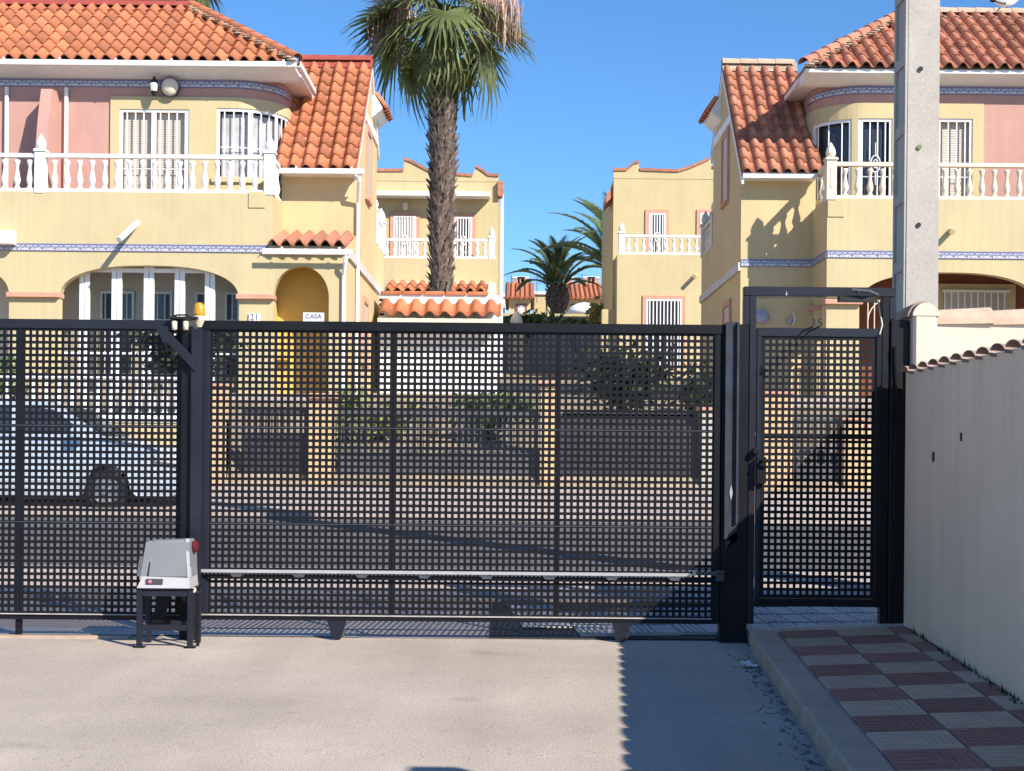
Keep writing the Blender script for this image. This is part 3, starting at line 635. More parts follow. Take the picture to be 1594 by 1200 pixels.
def villa(left):
    X0 = -3.91 if left else 5.31; sg_ = -1 if left else 1
    tf = lambda v: Vector((X0 + sg_ * v[0], v[1], v[2]))
    def B(): return MB(tf)
    UE = 10.6 if left else 9.4
    root = thing('villa', 'pale yellow villa with a glazed arched porch and white balcony balustrade' if left else 'pale yellow villa with an open brown arched porch behind the concrete pole', 'house', (X0 + sg_ * 4, 34, 2.5), 'mirrored villas')
    front = YELPALE; bm = WHITE if left else CREAMSTONE
    RY = 34.6                                   # recessed wing wall
    UC = 1.72                                   # balcony corner
    # --- ground floor front
    b = B()
    if left: arch_blocks(b, 0, UC, 2.2, 6.03, 33, 33.25, [(.42, 1.69, 4.95, 5.67)], e=2.0)
    if left: b.build('entrance_wall', YELPALE, root)
    b = B(); arch_blocks(b, UC, UE, 2.2, 7.32, 33, 33.25, [(2.47, 6.58, 4.85, 5.65), (7.72, UE - .25, 4.9, 5.6)]); b.build('porch_wall', front, root)
    b = B()
    if left: b.box(UC, UC + .2, 33.25, RY, 5.9, 7.32)
    else: arch_blocks(b, 33.25, RY, 2.2, 7.32, UC, UC + .2, [(33.42, 34.35, 4.95, 5.50)], along='y', e=2.0)
    b.build('porch_side_wall', YEL, root)
    b = B(); b.box(UC + .2, UE, 33.25, 34.3, 6.75, 6.9); b.build('balcony_floor', INNER, root)
    b = B(); b.box(.03, UE - .03, 32.95, 35.5, 2.05, 2.75); b.build('porch_floor', PAVEM, root)
    bw = BROWNWALL if not left else INNER
    b = B(); b.box(UC + .2 if not left else 2.2, UE, 35.0 if not left else 34.32, 35.2, 2.75, 6.74); b.build('porch_back_wall', bw, root)
    if left:
        b = B(); b.box(.2, 2.2, 34.0, 34.15, 2.75, 6.0); b.build('entrance_back_wall', ENTRY, root)
        b = B(); b.box(1.75, 2.2, 33.25, 33.99, 2.75, 6.7); b.build('entrance_side_wall', ENTRY, root)
    # white coping along the balcony foot
    # --- pillar caps
    caps = [(1.66, 2.53), (6.55, 7.76)]
    for a, c in caps:
        b = B(); b.bbox(a, c, 32.88, 33.30, 4.90, 5.01, .015); b.build('pillar_cap', SALMON, root)
    if not left: b = B(); b.bbox(1.62, 2.0, 34.32, 34.66, 4.90, 5.01, .015); b.build('pillar_cap', SALMON, root)
    # --- balustrade
    hb = .815 if left else .78; zb = 7.32
    bal = baluster_mesh(bm, hb - .155)
    peds = [.09, 5.33] if left else [.09, 6.0]
    balustrade(root, bm, (UC, 33.10), (UE, 33.10), zb, zb + hb + .06, bal, .286, peds, tf)
    balustrade(root, bm, (UC + .09, 33.26), (UC + .09, 34.25), zb, zb + hb + .06, bal, .286, (), tf)
    # --- upper main wall: straight front, rounded corner, straight flank
    WU, WY, RR = 1.78, 34.3, 1.15
    def path(s, off=0):                         # s measured along the wall from its far inner end
        l1 = UE - (WU + RR); l2 = RR * math.pi / 2
        if s <= l1: return (UE - s, WY - off)
        if s <= l1 + l2:
            a = (s - l1) / RR; r_ = RR + off
            return (WU + RR - r_ * math.sin(a), WY + RR - r_ * math.cos(a))
        return (WU - off, WY + RR + (s - l1 - l2))
    L1 = UE - (WU + RR); LT = L1 + RR * math.pi / 2
    def curved(s0, s1, z0, z1, o0, o1, holes=()):
        b = B(); n = max(1, int((s1 - s0) / .25)); ss = {s0 + (s1 - s0) * k / n for k in range(n + 1)}
        k0 = 0
        while k0 <= 8: ss.add(L1 + (LT - L1) * k0 / 8); k0 += 1
        for h in holes: ss |= {h[0], h[1]}
        ss = sorted(x for x in ss if s0 - 1e-6 <= x <= s1 + 1e-6); zs = sorted({z0, z1} | {z for h in holes for z in h[2:4] if z0 < z < z1})
        for a, c in zip(ss, ss[1:]):
            if c - a < 1e-4: continue
            for za, zc in zip(zs, zs[1:]):
                ma, mz = (a + c) / 2, (za + zc) / 2
                if any(h[0] < ma < h[1] and h[2] < mz < h[3] for h in holes): continue
                p = [path(a, o1), path(c, o1), path(c, o0), path(a, o0)]
                b.hexa([(*q, za) for q in p] + [(*q, zc) for q in p])
        return b
    su = lambda u: UE - u                        # s on the straight front
    if left:
        holes = [(su(5.58), su(3.93), 6.9, 9.52), (su(3.28), LT + .1, 7.92, 9.56)]; pan = (su(5.80), LT + .9)
    else:
        holes = [(L1 + .62, L1 + 1.22, 7.2, 9.5), (su(3.52), su(2.72), 6.9, 9.45), (su(5.42), su(4.55), 6.9, 9.46)]; pan = (su(5.68), LT + .9)
        holes[0] = (L1 + .35, L1 + 1.45, 7.6, 9.45)
    curved(0, pan[0] + .02, 6.9, 10.32, -.2, 0).build('wall', PINK, root)
    curved(pan[0] + .021, LT + 5, 9.82, 10.32, -.2, 0).build('wall', PINK, root)
    curved(pan[0], pan[1], 6.9, 9.815, -.18, .05, holes).build('wall_panel', YELTRIM, root)
    curved(pan[1], LT + 5, 6.9, 9.815, -.2, 0).build('wall', YEL, root)
    # glazing, frames, bars
    def window(s0, s1, z0, z1, nm, pane, nb, leaves=1, deco=False):
        wd = curved(s0, s1, z0, z1, -.16, -.13).build(nm, pane, root)
        f = .07
        fr = curved(s0, s1, z0, z1, -.02, .02, [(s0 + f + (s1 - s0 - f) * k / leaves - (f if False else 0), s0 + (s1 - s0 - f) * (k + 1) / leaves, z0 + .02, z1 - f) for k in range(leaves)])
        fr.build('frame', WHITEPVC, wd)
        b = B()
        for k in range(nb):
            s_ = s0 + f + (s1 - s0 - f) * (k + .5) / nb; p = path(s_, .0); b.box(p[0] - .013, p[0] + .013, p[1] - .012, p[1] + .012, z0 + .02, z1 - .03)
        if deco:
            p = path((s0 + s1) / 2, .03); zc = (z0 + z1) / 2 + .2
            for t in range(16):
                a = 2 * math.pi * t / 16; a2 = 2 * math.pi * (t + 1) / 16
                b.tube([(p[0] + .11 * math.cos(a), p[1] - .01, zc + .2 * math.sin(a)), (p[0] + .11 * math.cos(a2), p[1] - .01, zc + .2 * math.sin(a2))], .014, 5)
                b.tube([(p[0] + .05 * math.cos(a), p[1] - .01, zc + .1 * math.sin(a)), (p[0] + .05 * math.cos(a2), p[1] - .01, zc + .1 * math.sin(a2))], .012, 5)
            for zz in (zc - .2, zc + .2): b.tube([(p[0], p[1] - .01, zz), (p[0], p[1] - .01, zz + (.3 if zz > zc else -.3))], .012, 5)
        for zz in ((z0 + z1) / 2 - .1,):
            for k in range(8):
                pa, pc = path(s0 + f + (s1 - s0 - f) * k / 8, .0), path(s0 + f + (s1 - s0 - f) * (k + 1) / 8, .0)
                b.tube([(pa[0], pa[1], zz), (pc[0], pc[1], zz)], .012, 5)
        b.build('security_bars', WHITEPVC, wd)
        return wd
    if left:
        window(*holes[0], 'balcony_door', SHUTTER, 8, 2); wd = window(*holes[1], 'corner_window', GLASSD, 10, 3)
        curved(su(3.2), LT - .2, 7.95, 9.45, -.125, -.115).build('curtain', CURTAIN, wd)
    else:
        window(*holes[0], 'corner_window', GLASSD, 3, 1); window(*holes[1], 'balcony_door', GLASSD, 4, 1, True); window(*holes[2], 'balcony_door', SHUTTER, 4, 1)
    for h in holes[1:2] if left else holes[0:1]:
        curved(h[0] - .1, h[1] + .05 if left else h[1] + .05, h[2] - .12, h[2] - .005, .0, .12).build('window_sill', YEL, root)
    # frieze tiles, upper (follow the path) and lower
    ft = MB().bbox(-.143, .143, -.012, .012, -.085, .085, .004).mesh('frieze_tile', FRIEZE)
    def ftile(p, ang): link('frieze_tile', ft, root, Matrix.Translation(tf(p)) @ Matrix.Rotation(ang, 4, 'Z'))
    s_ = .15
    while s_ < LT + .2:
        p = path(s_, .014); q = path(s_ + .05, .014); a = math.atan2((q[1] - p[1]), (q[0] - p[0]) * sg_); ftile((p[0], p[1], 10.13), a + (math.pi if left is False else 0)); s_ += .29
    u = UC + .15
    while u < UE - .1: ftile((u, 32.99, 6.045), 0); u += .29
    if not left:
        u = .15
        while u < UC - .05: ftile((u, RY - .014, 6.045), 0); u += .29
        y = 33.15
        while y < RY - .1: ftile((UC - .014, y, 6.045), R(90)); y += .29
    # --- main hip roof
    e0, eY, ez, rz, run = 1.30, 33.7, 10.50, 12.75, 3.24
    b = B()
    b.add([(e0, eY, ez), (UE, eY, ez), (UE, eY + run, rz), (e0 + run, eY + run, rz), (e0, eY + 2 * run, ez), (UE, eY + 2 * run, ez)],
          [(0, 1, 2, 3), (0, 3, 4), (4, 3, 2, 5)])
    b.add([(e0, eY, ez - .02), (UE, eY, ez - .02), (UE, eY + 2 * run, ez - .02), (e0, eY + 2 * run, ez - .02)], [(0, 1, 2, 3)])
    roof = b.build('roof', MORTAR, root)
    b = B()                                     # soffit / cove and fascia
    b.prism([(eY + .02, ez - .025), (eY + .02, ez - .11), (WY - .0, ez - .26), (WY + .2, ez - .26), (WY + .2, ez - .025)], e0 + .05, UE, 'x')
    b.box(e0 + .02, WU + .2, WY + .2, eY + 2 * run, ez - .16, ez - .03)
    b.build('soffit', WHITE, root)
    P, RL = .322, .56
    T1 = tile_mesh(TILEM if left else TILEM2, P, RL * 1.14); ang = math.atan2(rz - ez, run); sl_ = math.hypot(run, rz - ez)
    def tiles(u0, u1, y0, z0, a, length, row, me, par, clip=None, over=.06):
        up = Vector((0, math.cos(a), math.sin(a))); nrm = Vector((0, -math.sin(a), math.cos(a))); n = int((u1 - u0) / P) + 1
        rows = int(length / row + .6)
        for i in range(n):
            for j in range(rows):
                u = u0 + i * P; d = j * row - over
                if clip and not clip(u + P / 2, d + row * .5): continue
                w_ = tf((u if not left else u + P, y0, z0)) + up * d + nrm * .012
                M_ = Matrix.Identity(4); X = Vector((1, 0, 0))
                for r_, (a_, b_, c_) in enumerate(zip(X, up, nrm)): M_[r_][0], M_[r_][1], M_[r_][2] = a_, b_, c_
                M_.translation = w_ + Vector((random.uniform(-.004, .004), 0, 0))
                link('roof_tile', me, par, M_ @ Matrix.Rotation(random.uniform(-.012, .012), 4, 'Z'))
    tiles(e0 + .03, UE - .2, eY, ez + .02, ang, sl_ - .2, RL, T1, roof, lambda u, d: u - e0 > d * math.cos(ang) * 1.0 + .02 and d < sl_ - .12)
    hc = barrel('hip_tile', TILEM2 if not left else TILEM, .15, .52, .82)
    A_, B_ = tf((e0, eY, ez + .05)), tf((e0 + run, eY + run, rz + .05)); dv = (B_ - A_); n = 10
    for k in range(n):
        p = A_ + dv * (k / n); d = dv.normalized(); side = d.cross(Vector((0, 0, 1))).normalized(); nn = side.cross(d)
        M_ = Matrix.Identity(4)
        for r_ in range(3): M_[r_][0], M_[r_][1], M_[r_][2] = side[r_], d[r_], nn[r_]
        M_.translation = p + nn * .03; link('hip_tile', hc, roof, M_)
    # lichen mortar bed along the hip
    b = MB(); rr = random.Random(3)
    for k in range(26):
        p = A_ + dv * (k / 26) + Vector((0, -.10, 0)); s_ = .13
        b.lathe([(.0, -.04), (s_ * rr.uniform(.8, 1.5), 0), (s_ * .9, .03), (0, .05)], (p.x + rr.uniform(-.06, .06) - sg_ * -.10, p.y, p.z - .03), 7)
    stuff(b.build('hip_mortar', MORTAR, roof))
    rcap = barrel('ridge_tile', REDBAND if left else COPING, .17, .50, .92)
    x = e0 + run - .1
    while x < UE - .2:
        link('ridge_tile', rcap, roof, Matrix.Translation(tf((x if not left else x, eY + run, rz + .02))) @ Matrix.Rotation(R(90) if left else R(-90), 4, 'Z')); x += .46
    b = B(); b.prism([(eY + run - .34, rz - .17), (eY + run + .1, rz + .06), (eY + run + .1, rz - .2)], e0 + run, UE, 'x'); b.build('ridge_bed', REDBAND if left else MORTAR, roof)
    # --- wing: gabled block
    ay, az, y0w, z0w = 37.7, 11.60, 34.2, 8.14
    sl2 = (az - z0w) / (ay - y0w); yb = 39.6; zbk = az - (yb - ay) * .9
    b = B(); b.prism([(RY, 2.2), (yb, 2.2), (yb, zbk - .1), (ay, az - .1), (RY, z0w + (RY - y0w) * sl2 - .1)], 0, WU, 'x'); b.build('wing_wall', YEL, root)
    b = B(); b.add([(-.06, y0w, z0w), (WU + .1, y0w, z0w), (WU + .1, ay, az), (-.06, ay, az), (-.06, yb + .2, zbk - .18), (WU + .1, yb + .2, zbk - .18), (-.06, y0w, z0w - .09), (WU + .1, y0w, z0w - .09), (WU + .1, ay, az - .09), (-.06, ay, az - .09), (-.06, yb + .2, zbk - .27), (WU + .1, yb + .2, zbk - .27)],
                   [(0, 1, 2, 3), (3, 2, 5, 4), (7, 6, 9, 8), (8, 9, 10, 11), (0, 3, 9, 6), (3, 4, 10, 9), (1, 0, 6, 7), (4, 5, 11, 10)])
    wr = b.build('wing_roof', TILEM2, root)
    RL2 = .475; T2 = tile_mesh(TILEM if left else TILEM2, P, RL2 * 1.14); a2 = math.atan2(az - z0w, ay - y0w); l2 = math.hypot(az - z0w, ay - y0w)
    tiles(-.05, WU - .12, y0w, z0w + .0, a2, l2 - .12, RL2, T2, wr, lambda u, d: d < l2 - .15)
    b = B(); up = (math.cos(a2), math.sin(a2)); b.prism([(ay - up[0] * .34, az - up[1] * .34 + .05), (ay - up[0] * .02, az - up[1] * .02 + .11), (ay + .12, az + .05), (ay + .1, az - .1)], -.06, WU + .1, 'x'); b.build('ridge_bed', REDBAND if left else MORTAR, wr)
    for k in range(4): link('ridge_tile', rcap, wr, Matrix.Translation(tf((-.06 + k * .46 + (0 if not left else 0), ay, az + .03))) @ Matrix.Rotation(R(90) if left else R(-90), 4, 'Z'))
    # white verge and gable band
    b = B()
    for (ya, za), (yc, zc) in (((y0w, z0w), (ay, az)), ((ay, az), (yb + .15, zbk - .14))):
        b.hexa([(-.055, ya, za - .28), (-.0, ya, za - .28), (-.0, yc, zc - .28), (-.055, yc, zc - .28), (-.055, ya, za - .08), (-.0, ya, za - .08), (-.0, yc, zc - .08), (-.055, yc, zc - .08)])
    b.build('verge', WHITE, root)
    b = B(); b.box(-.05, 0, 36.3, yb, 9.80, 10.02); b.build('gable_band', WHITE, root)
    # small side canopy over the gable
    b = B(); b.hexa([(-.24, 38.2, 10.50), (-.0, 38.2, 10.30), (-.0, 39.7, 10.30), (-.24, 39.7, 10.50), (-.27, 38.2, 10.56), (0, 38.2, 11.0), (0, 39.7, 11.0), (-.27, 39.7, 10.56)]); sc_ = b.build('side_canopy', WHITE, root)
    T3 = tile_mesh(TILEM, .30, .50)
    for k in range(5):
        d = (tf((0, 0, 11.02)) - tf((-.31, 0, 10.50))).normalized(); yv = Vector((0, -1 if not left else 1, 0)); nn = yv.cross(d)
        if nn.z < 0: yv = -yv; nn = yv.cross(d)
        M_ = Matrix.Identity(4)
        for r_ in range(3): M_[r_][0], M_[r_][1], M_[r_][2] = yv[r_], d[r_], nn[r_]
        y_ = 38.2 + .3 * k + (.30 if yv.y < 0 else 0); M_.translation = tf((-.31, y_, 10.51)); link('roof_tile', T3, sc_, M_)
    # side windows with salmon surround, grey band
    def sidewin(ya, yc, za, zc, pane):
        b = B(); t = .14
        b.box(-.06, 0, ya, ya + t, za, zc).box(-.06, 0, yc - t, yc, za, zc).box(-.06, 0, ya + t, yc - t, zc - t, zc).box(-.09, 0, ya + t, yc - t, za, za + t * .6)
        f = b.build('window_surround', SALMON, root)
        b = B(); b.box(-.02, 0, ya + t, yc - t, za + t * .6, zc - t); b.build('pane', pane, f)
    sidewin(36.55, 37.75, 7.85, 9.75, SHUTTER); sidewin(36.0, 37.3, 3.6, 5.35, SHUTTER)
    b = B(); b.box(-.06, 0, RY - (1.55 if left else 0), 42, 5.86, 6.06); b.build('side_band', GREYSTONE, root)
    b = B(); b.box(0, 3.0, yb, 42, 2.2, 7.22); 
    b.build('side_wall', YEL, root)
    if left: b = B(); b.box(0, .22, 33.26, RY, 2.2, 6.0); b.build('side_wall', YEL, root)
    bb2 = baluster_mesh(bm, .62); balustrade(root, bm, (.10, yb + .15), (.10, 41.9), 7.22, 8.05, bb2, .286, (.1, 2.2), tf, pedw=.26)
    # --- eaves, gutters, pipes
    b = B(); b.prism([(y0w - .05, z0w - .02), (y0w - .05, z0w - .14), (RY, z0w - .14), (RY, z0w + .1)], -.03, UC, 'x'); b.build('eave_board', WHITE, root)
    def gutter(a, c, y, z, nm='gutter'):
        b = B(); b.box(a, c, y - .10, y - .085, z - .09, z + .02).box(a, c, y - .10, y - .0, z - .10, z - .085); g = b.build(nm, WHITEPVC, root)
        for k in range(int((c - a) / 1.3) + 1):
            x = a + .3 + k * 1.3
            if x < c: b = B(); b.box(x - .025, x + .025, y - .115, y - .101, z - .10, z + .06); b.build('gutter_bracket', WHITEPVC, g)
    if left:
        gutter(e0, 8.4, eY + .0, ez - .02); gutter(-.25, UC + .12, y0w - .06, z0w - .05)
        b = B(); b.box(e0 - .10, e0 - .085, eY - .1, 36.2, ez - .11, ez + .01).box(e0 - .10, e0, eY - .1, 36.2, ez - .12, ez - .105); b.build('gutter', WHITEPVC, root)
        b = B(); b.tube([(-.14, y0w - .1, z0w - .12), (-.12, y0w - .05, z0w - .3), (-.06, RY - .06, z0w - .75), (-.06, RY - .06, 2.5)], .045, 8); b.build('downpipe', WHITEPVC, root)
        # entrance canopy
        b = B(); b.prism([(RY, 6.62), (32.84, 6.10), (32.84, 6.02), (RY, 6.02)], -.02, UC + .06, 'x'); cp = b.build('entrance_canopy', YEL, root)
        a3 = math.atan2(.52, 1.76); T4 = tile_mesh(TILEM2, P, 1.86)
        for k in range(6):
            M_ = Matrix.Identity(4); up = Vector((0, math.cos(a3), math.sin(a3))); nn = Vector((0, -math.sin(a3), math.cos(a3)))
            for r_ in range(3): M_[r_][0], M_[r_][1], M_[r_][2] = (1, 0, 0)[r_], up[r_], nn[r_]
            M_.translation = tf((-.02 + .30 * (k + 1), 32.72, 6.09)); link('roof_tile', T4, cp, M_)
        gutter(-.15, UC + .18, 32.80, 6.0)
        b = B(); b.tube([(.0, 32.75, 5.92), (.03, 32.78, 5.75), (.08, 32.95, 5.45), (.08, 32.95, 2.5)], .045, 8); b.build('downpipe', WHITEPVC, root)
        for u_ in (6.86, 8.27):
            b = B(); b.tube([(u_ - .02, WY - .07, 10.0), (u_ - .02, WY - .07, 7.0)], .05, 8); b.build('downpipe', WHITE, root)
        # party wall on the balcony and the neighbour's panel
        b = B(); b.prism([(WY, 6.9), (WY, 9.9), (WY - .55, 9.85), (WY - .75, 9.2), (WY - .95, 8.2), (33.2, 7.4), (33.2, 6.9)], 7.02, 7.28, 'x'); b.build('party_wall', PINK, root)
        b = B(); b.box(8.55, UE, WY - .06, WY, 6.9, 9.8); b.build('wall_panel', YELTRIM, root)
        # step of salmon render beside the door panel
        # glazing in the big arch
        gl = B().box(2.3, 6.75, 33.30, 33.312, 2.75, 5.72).build('porch_glazing', PANE, root)
        for px in (132, 182, 232, 280, 327):
            u_ = -3.91 - Wp(px, 460, 33.3).x
            for d in (-.062, .062):
                b = B(); b.bbox(u_ + d - .055, u_ + d + .055, 33.265, 33.36, 2.75, 5.72, .006); b.build('mullion', WHITEPVC, gl)
        b = B(); b.box(2.3, 6.75, 33.285, 33.34, 5.52, 5.62).box(2.3, 6.75, 33.285, 33.34, 3.6, 3.68); b.build('glazing_rail', WHITEPVC, gl)
        for ua, uc in ((5.2, 6.0), (4.3, 5.0), (3.35, 3.75), (2.7, 3.05)):
            pn = B().box(ua, uc, 34.28, 34.315, 3.2, 5.2).build('porch_window', GLASSD, root)
            b = B(); t = .05
            b.box(ua, ua + t, 34.24, 34.275, 3.2, 5.2).box(uc - t, uc, 34.24, 34.275, 3.2, 5.2).box(ua + t, uc - t, 34.24, 34.275, 5.14, 5.2).box(ua + t, uc - t, 34.24, 34.275, 4.5, 4.54)
            k = ua + .16
            while k < uc - .1: b.box(k, k + .025, 34.25, 34.27, 3.2, 5.14); k += .17
            b.build('security_bars', WHITEPVC, pn)
        # name plate, number tile
        p = Wp(396, 492, 32.96); npl = MB().bbox(p.x - .13, p.x + .13, 32.95, 32.998, p.z - .14, p.z + .06, .006).build('number_tile', PLAQ, root)
        link('lettering', text_mesh('21', .20, 'lettering', INK), npl, Matrix.Translation((p.x, 32.945, p.z - .03)) @ UPRIGHT)
        p = Wp(488, 492, 32.96); npl = MB().bbox(p.x - .24, p.x + .24, 32.95, 32.998, p.z - .12, p.z + .08, .006).build('name_plate', PLAQ, root)
        link('lettering', text_mesh('CASA', .15, 'lettering', INK), npl, Matrix.Translation((p.x, 32.945, p.z - .01)) @ UPRIGHT)
        p = Wp(8, 370, 32.8); MB().bbox(p.x - 2.0, p.x + .2, 32.7, 32.99, p.z - .14, p.z + .16, .03).build('awning_case', WHITE, root)
    else:
        # brown porch: yellow surround with window
        p0, p1 = Wp(1455, 445, 34.95), Wp(1580, 445, 34.95)
        MB().box(p0.x, p1.x, 34.9, 34.998, 2.75, p0.z + .05).build('window_surround', YELTRIM, root)
        pn = MB().box(p0.x + .2, p1.x - .2, 34.87, 34.899, 3.4, p0.z - .16).build('porch_window', SHUTTER, root)
        b = MB(); x = p0.x + .2
        while x < p1.x - .2: b.box(x, x + .035, 34.84, 34.866, 3.4, p0.z - .16); x += .16
        b.box(p0.x + .16, p1.x - .16, 34.82, 34.868, p0.z - .16, p0.z - .10); b.build('security_bars', WHITEPVC, pn)
        p = Wp(1352, 492, 34.9)
        b = MB(); 
        for k in range(7): b.tube([(p.x - .45 + .15 * k, 33.12, 2.75), (p.x - .45 + .15 * k, 33.12, p.z + .18)], .014, 5)
        for t in range(10):
            a = math.pi * t / 10; a2_ = math.pi * (t + 1) / 10; b.tube([(p.x + .45 * math.cos(a), 33.12, p.z - .3 + .5 * math.sin(a)), (p.x + .45 * math.cos(a2_), 33.12, p.z - .3 + .5 * math.sin(a2_))], .014, 5)
        b.tube([(p.x - .45, 33.12, p.z + .18), (p.x + .45, 33.12, p.z + .18)], .014, 5); b.build('porch_grille', CREAMSTONE, root)
        b = B(); b.prism([(WY, 6.9), (WY, 10.2), (33.3, 9.4), (33.2, 6.9)], 8.9, 9.15, 'x'); b.build('party_wall', PINK, root)
    # drain spouts and meter box
    for px, py in (((208, 352),) if left else ((1474, 365),)):
        p = Wp(px, py, 33)
        pt = p + Vector((-.13, -.72, -.42)) if left else p + Vector((-.02, -.5, -.02)); MB().tube([(p.x + .08, 33.02, p.z + .08), pt], .065, 10).build('drain_spout', WHITE if left else YELPALE, root)
    p = Wp(400, 311, 33) if left else Wp(1301, 325, 33)
    b = MB(); b.bbox(p.x - .19, p.x + .19, 32.975, 33.0, p.z - .18, p.z + .18, .006); b.build('meter_box', YELTRIM, root)
    return root
villa(True); villa(False)

# small fittings on the villas
t = thing('wall_lantern', 'black lantern fixed under the eave of the villa with the glazed porch', 'lamp', Wp(240, 140, 34.1))
p = Wp(240, 134, 34.0)
MB().lathe([(.03, -.23), (.06, -.19), (.075, -.15), (.10, .08), (.11, .09), (.04, .18), (.015, .24)], p, 8).build('lantern_body', BLACKI, t)
MB().lathe([(.07, -.12), (.092, .06)], p + Vector((0, -.025, 0)), 8).build('lantern_glass', WHITE, t)
MB().tube([p + Vector((0, .0, .12)), p + Vector((0, .12, .18)), p + Vector((0, .24, .1))], .014, 6).build('bracket', BLACKI, t)
t = thing('round_lamp', 'round white bulkhead lamp beside the black lantern under the eave', 'lamp', Wp(264, 135, 34.1))
p = Wp(264, 135, 34.1)
MB().lathe([(.0, -.10), (.10, -.09), (.17, -.04), (.205, .0), (.205, .12)], p, 20, 'y').build('lamp_cover', CREAMSTONE, t, True)
MB().lathe([(.21, .0), (.225, .0), (.225, .12), (.21, .12)], p, 20, 'y').build('lamp_ring', GALV, t)
t = thing('satellite_dish', 'white satellite dish with feed arm on the tiled roof beside the concrete pole', 'satellite dish', (11.9, 36.9, 12.8))
p = Wp(1562, 12, 36.9)
MB().tube([p + Vector((.12, .1, -.6)), p + Vector((.12, .1, .9))], .025, 8).build('mast', GALV, t)
MB().lathe([(.0, .0), (.2, .02), (.36, .08), (.42, .12), (.42, .135), (.36, .095), (.2, .035), (0, .015)], (p.x + .05, p.y - .1, p.z + .45), 20, 'y').build('dish', WHITE, t, True)
MB().tube([p + Vector((.0, -.1, .1)), p + Vector((-.1, -.45, -.05)), p + Vector((-.42, -.55, .0))], .02, 6).build('feed_arm', BLACKI, t)
MB().lathe([(.05, -.06), (.06, 0), (.05, .06)], p + Vector((-.45, -.55, .02)), 10, 'x').build('feed_head', BLACKI, t)
p = Wp(1186, 494, 34.5); t = thing('wall_pot', 'blue and white ceramic owl shaped pot hung on the shaded yellow wall', 'pot', p)
MB().lathe([(.06, -.16), (.12, -.10), (.155, .0), (.13, .09), (.10, .12), (.12, .17), (.10, .17)], p, 14).build('pot', CERAM, t, True)
for s_ in (-1, 1): MB().tube([p + Vector((s_ * .10, 0, .06)), p + Vector((s_ * .19, 0, .06)), p + Vector((s_ * .17, 0, -.06)), p + Vector((s_ * .13, 0, -.05))], .018, 6).build('handle', CERAM, t)
p = Wp(1229, 496, 34.52); t = thing('wall_plate', 'small crescent shaped ceramic ornament hung on the shaded yellow wall', 'ornament', p)
b = MB(); pts = [(math.cos(a), math.sin(a)) for a in [R(-70 + 140 * k / 10) for k in range(11)]]
b.prism([(p.x + .15 * c, p.z + .17 * s_) for c, s_ in pts] + [(p.x + .02 + .085 * c, p.z + .14 * s_) for c, s_ in reversed(pts)], p.y, p.y + .05, 'y'); b.build('crescent', CREAMSTONE, t)
MB().lathe([(.0, -.02), (.06, -.02), (.07, .02)], (p.x + .0, p.y + .02, p.z - .05), 12, 'y').build('disc', CERAM, t)
# ------------------------------------------------------------------ plot walls across the street
PY = 25.5
def plotx(px, py=700): return Wp(px, py, PY).x
gw = thing('plot_wall', 'low yellow wall with white balusters in front of the glazed porch villa', 'wall', (-9, PY, .7), 'plot walls')
MB().box(-16, plotx(352), PY, PY + .22, .5, 1.90).build('wall', YEL, gw); MB().box(-16, plotx(352), PY - .03, PY + .25, 1.902, 1.97).build('coping', WHITE, gw)
bal3 = baluster_mesh(WHITE, .62); balustrade(gw, WHITE, (-16, PY + .11), (plotx(305), PY + .11), 1.972, 2.76, bal3, .234, (), None, w_=.16)
def pillar(px0, px1, ztop, m, label):
    a, c = plotx(px0), plotx(px1); t = thing('gate_pillar', label, 'pillar', ((a + c) / 2, PY, .7), 'pillars along the plot walls')
    MB().bbox(a, c, PY - .06, PY + .34, .5, ztop, .015).build('shaft', m, t); MB().bbox(a - .05, c + .05, PY - .11, PY + .39, ztop, ztop + .09, .02).build('cap', SALMON, t)
    return t
PILM = mat('sunlit ochre pillar render', (.58, .40, .22), .85, .06, 2, .2, 80)
pillar(318, 352, 2.55, PILM, 'ochre gate pillar at the end of the white balustrade')
pillar(480, 520, 2.35, PILM, 'ochre gate pillar between the small iron door and the wide slatted gate')
pillar(840, 868, 2.6, PILM, 'ochre gate pillar between the slatted gate and the dark sheet gate')
pillar(1090, 1116, 2.2, CONCP, 'grey concrete pillar at the far end of the dark sheet gate')
pillar(1178, 1232, 2.5, PILM, 'wide ochre gate pillar behind the wicket door')
pillar(1312, 1343, 2.05, PILM, 'ochre gate pillar beside the open villa porch')
def plotgate(px0, px1, z0, z1, label, m, solid, bars=14):
    a, c = plotx(px0), plotx(px1); t = thing('plot_gate', label, 'gate', ((a + c) / 2, PY, z0), 'gates of the plots across the street'); y = PY + .1
    for x in (a, c - .06): MB().bbox(x, x + .06, y, y + .06, z0 - .05, z1, .004).build('gate_stile', m, t)
    for z in (z0, z0 + solid * (z1 - z0), z1 - .06): MB().bbox(a + .06, c - .06, y + .004, y + .056, z, z + .06, .004).build('gate_rail', m, t)
    if solid > .05: MB().box(a + .06, c - .06, y + .02, y + .03, z0 + .06, z0 + solid * (z1 - z0)).build('gate_sheet', m, t)
    if solid < .95:
        b = MB()
        for k in range(bars): x = a + .06 + (c - a - .12) * (k + .5) / bars; b.box(x - .012, x + .012, y + .015, y + .039, z0 + solid * (z1 - z0) + .06, z1 - .06)
        stuff(b.build('gate_bars', m, t))
plotgate(374, 477, 1.02, 2.15, 'small dark iron garden door beside the white balustrade', IRON, .55, 10)
plotgate(525, 836, .78, 2.15, 'wide grey slatted garden gate behind the sliding gate', GREYIRON, .42, 34)
plotgate(870, 1088, .78, 2.13, 'wide dark sheet steel garden gate beside the ochre pillar', IRON, .97)
plotgate(1236, 1310, 1.0, 2.08, 'small grey barred garden gate behind the wicket door', GREYIRON, .2, 9)
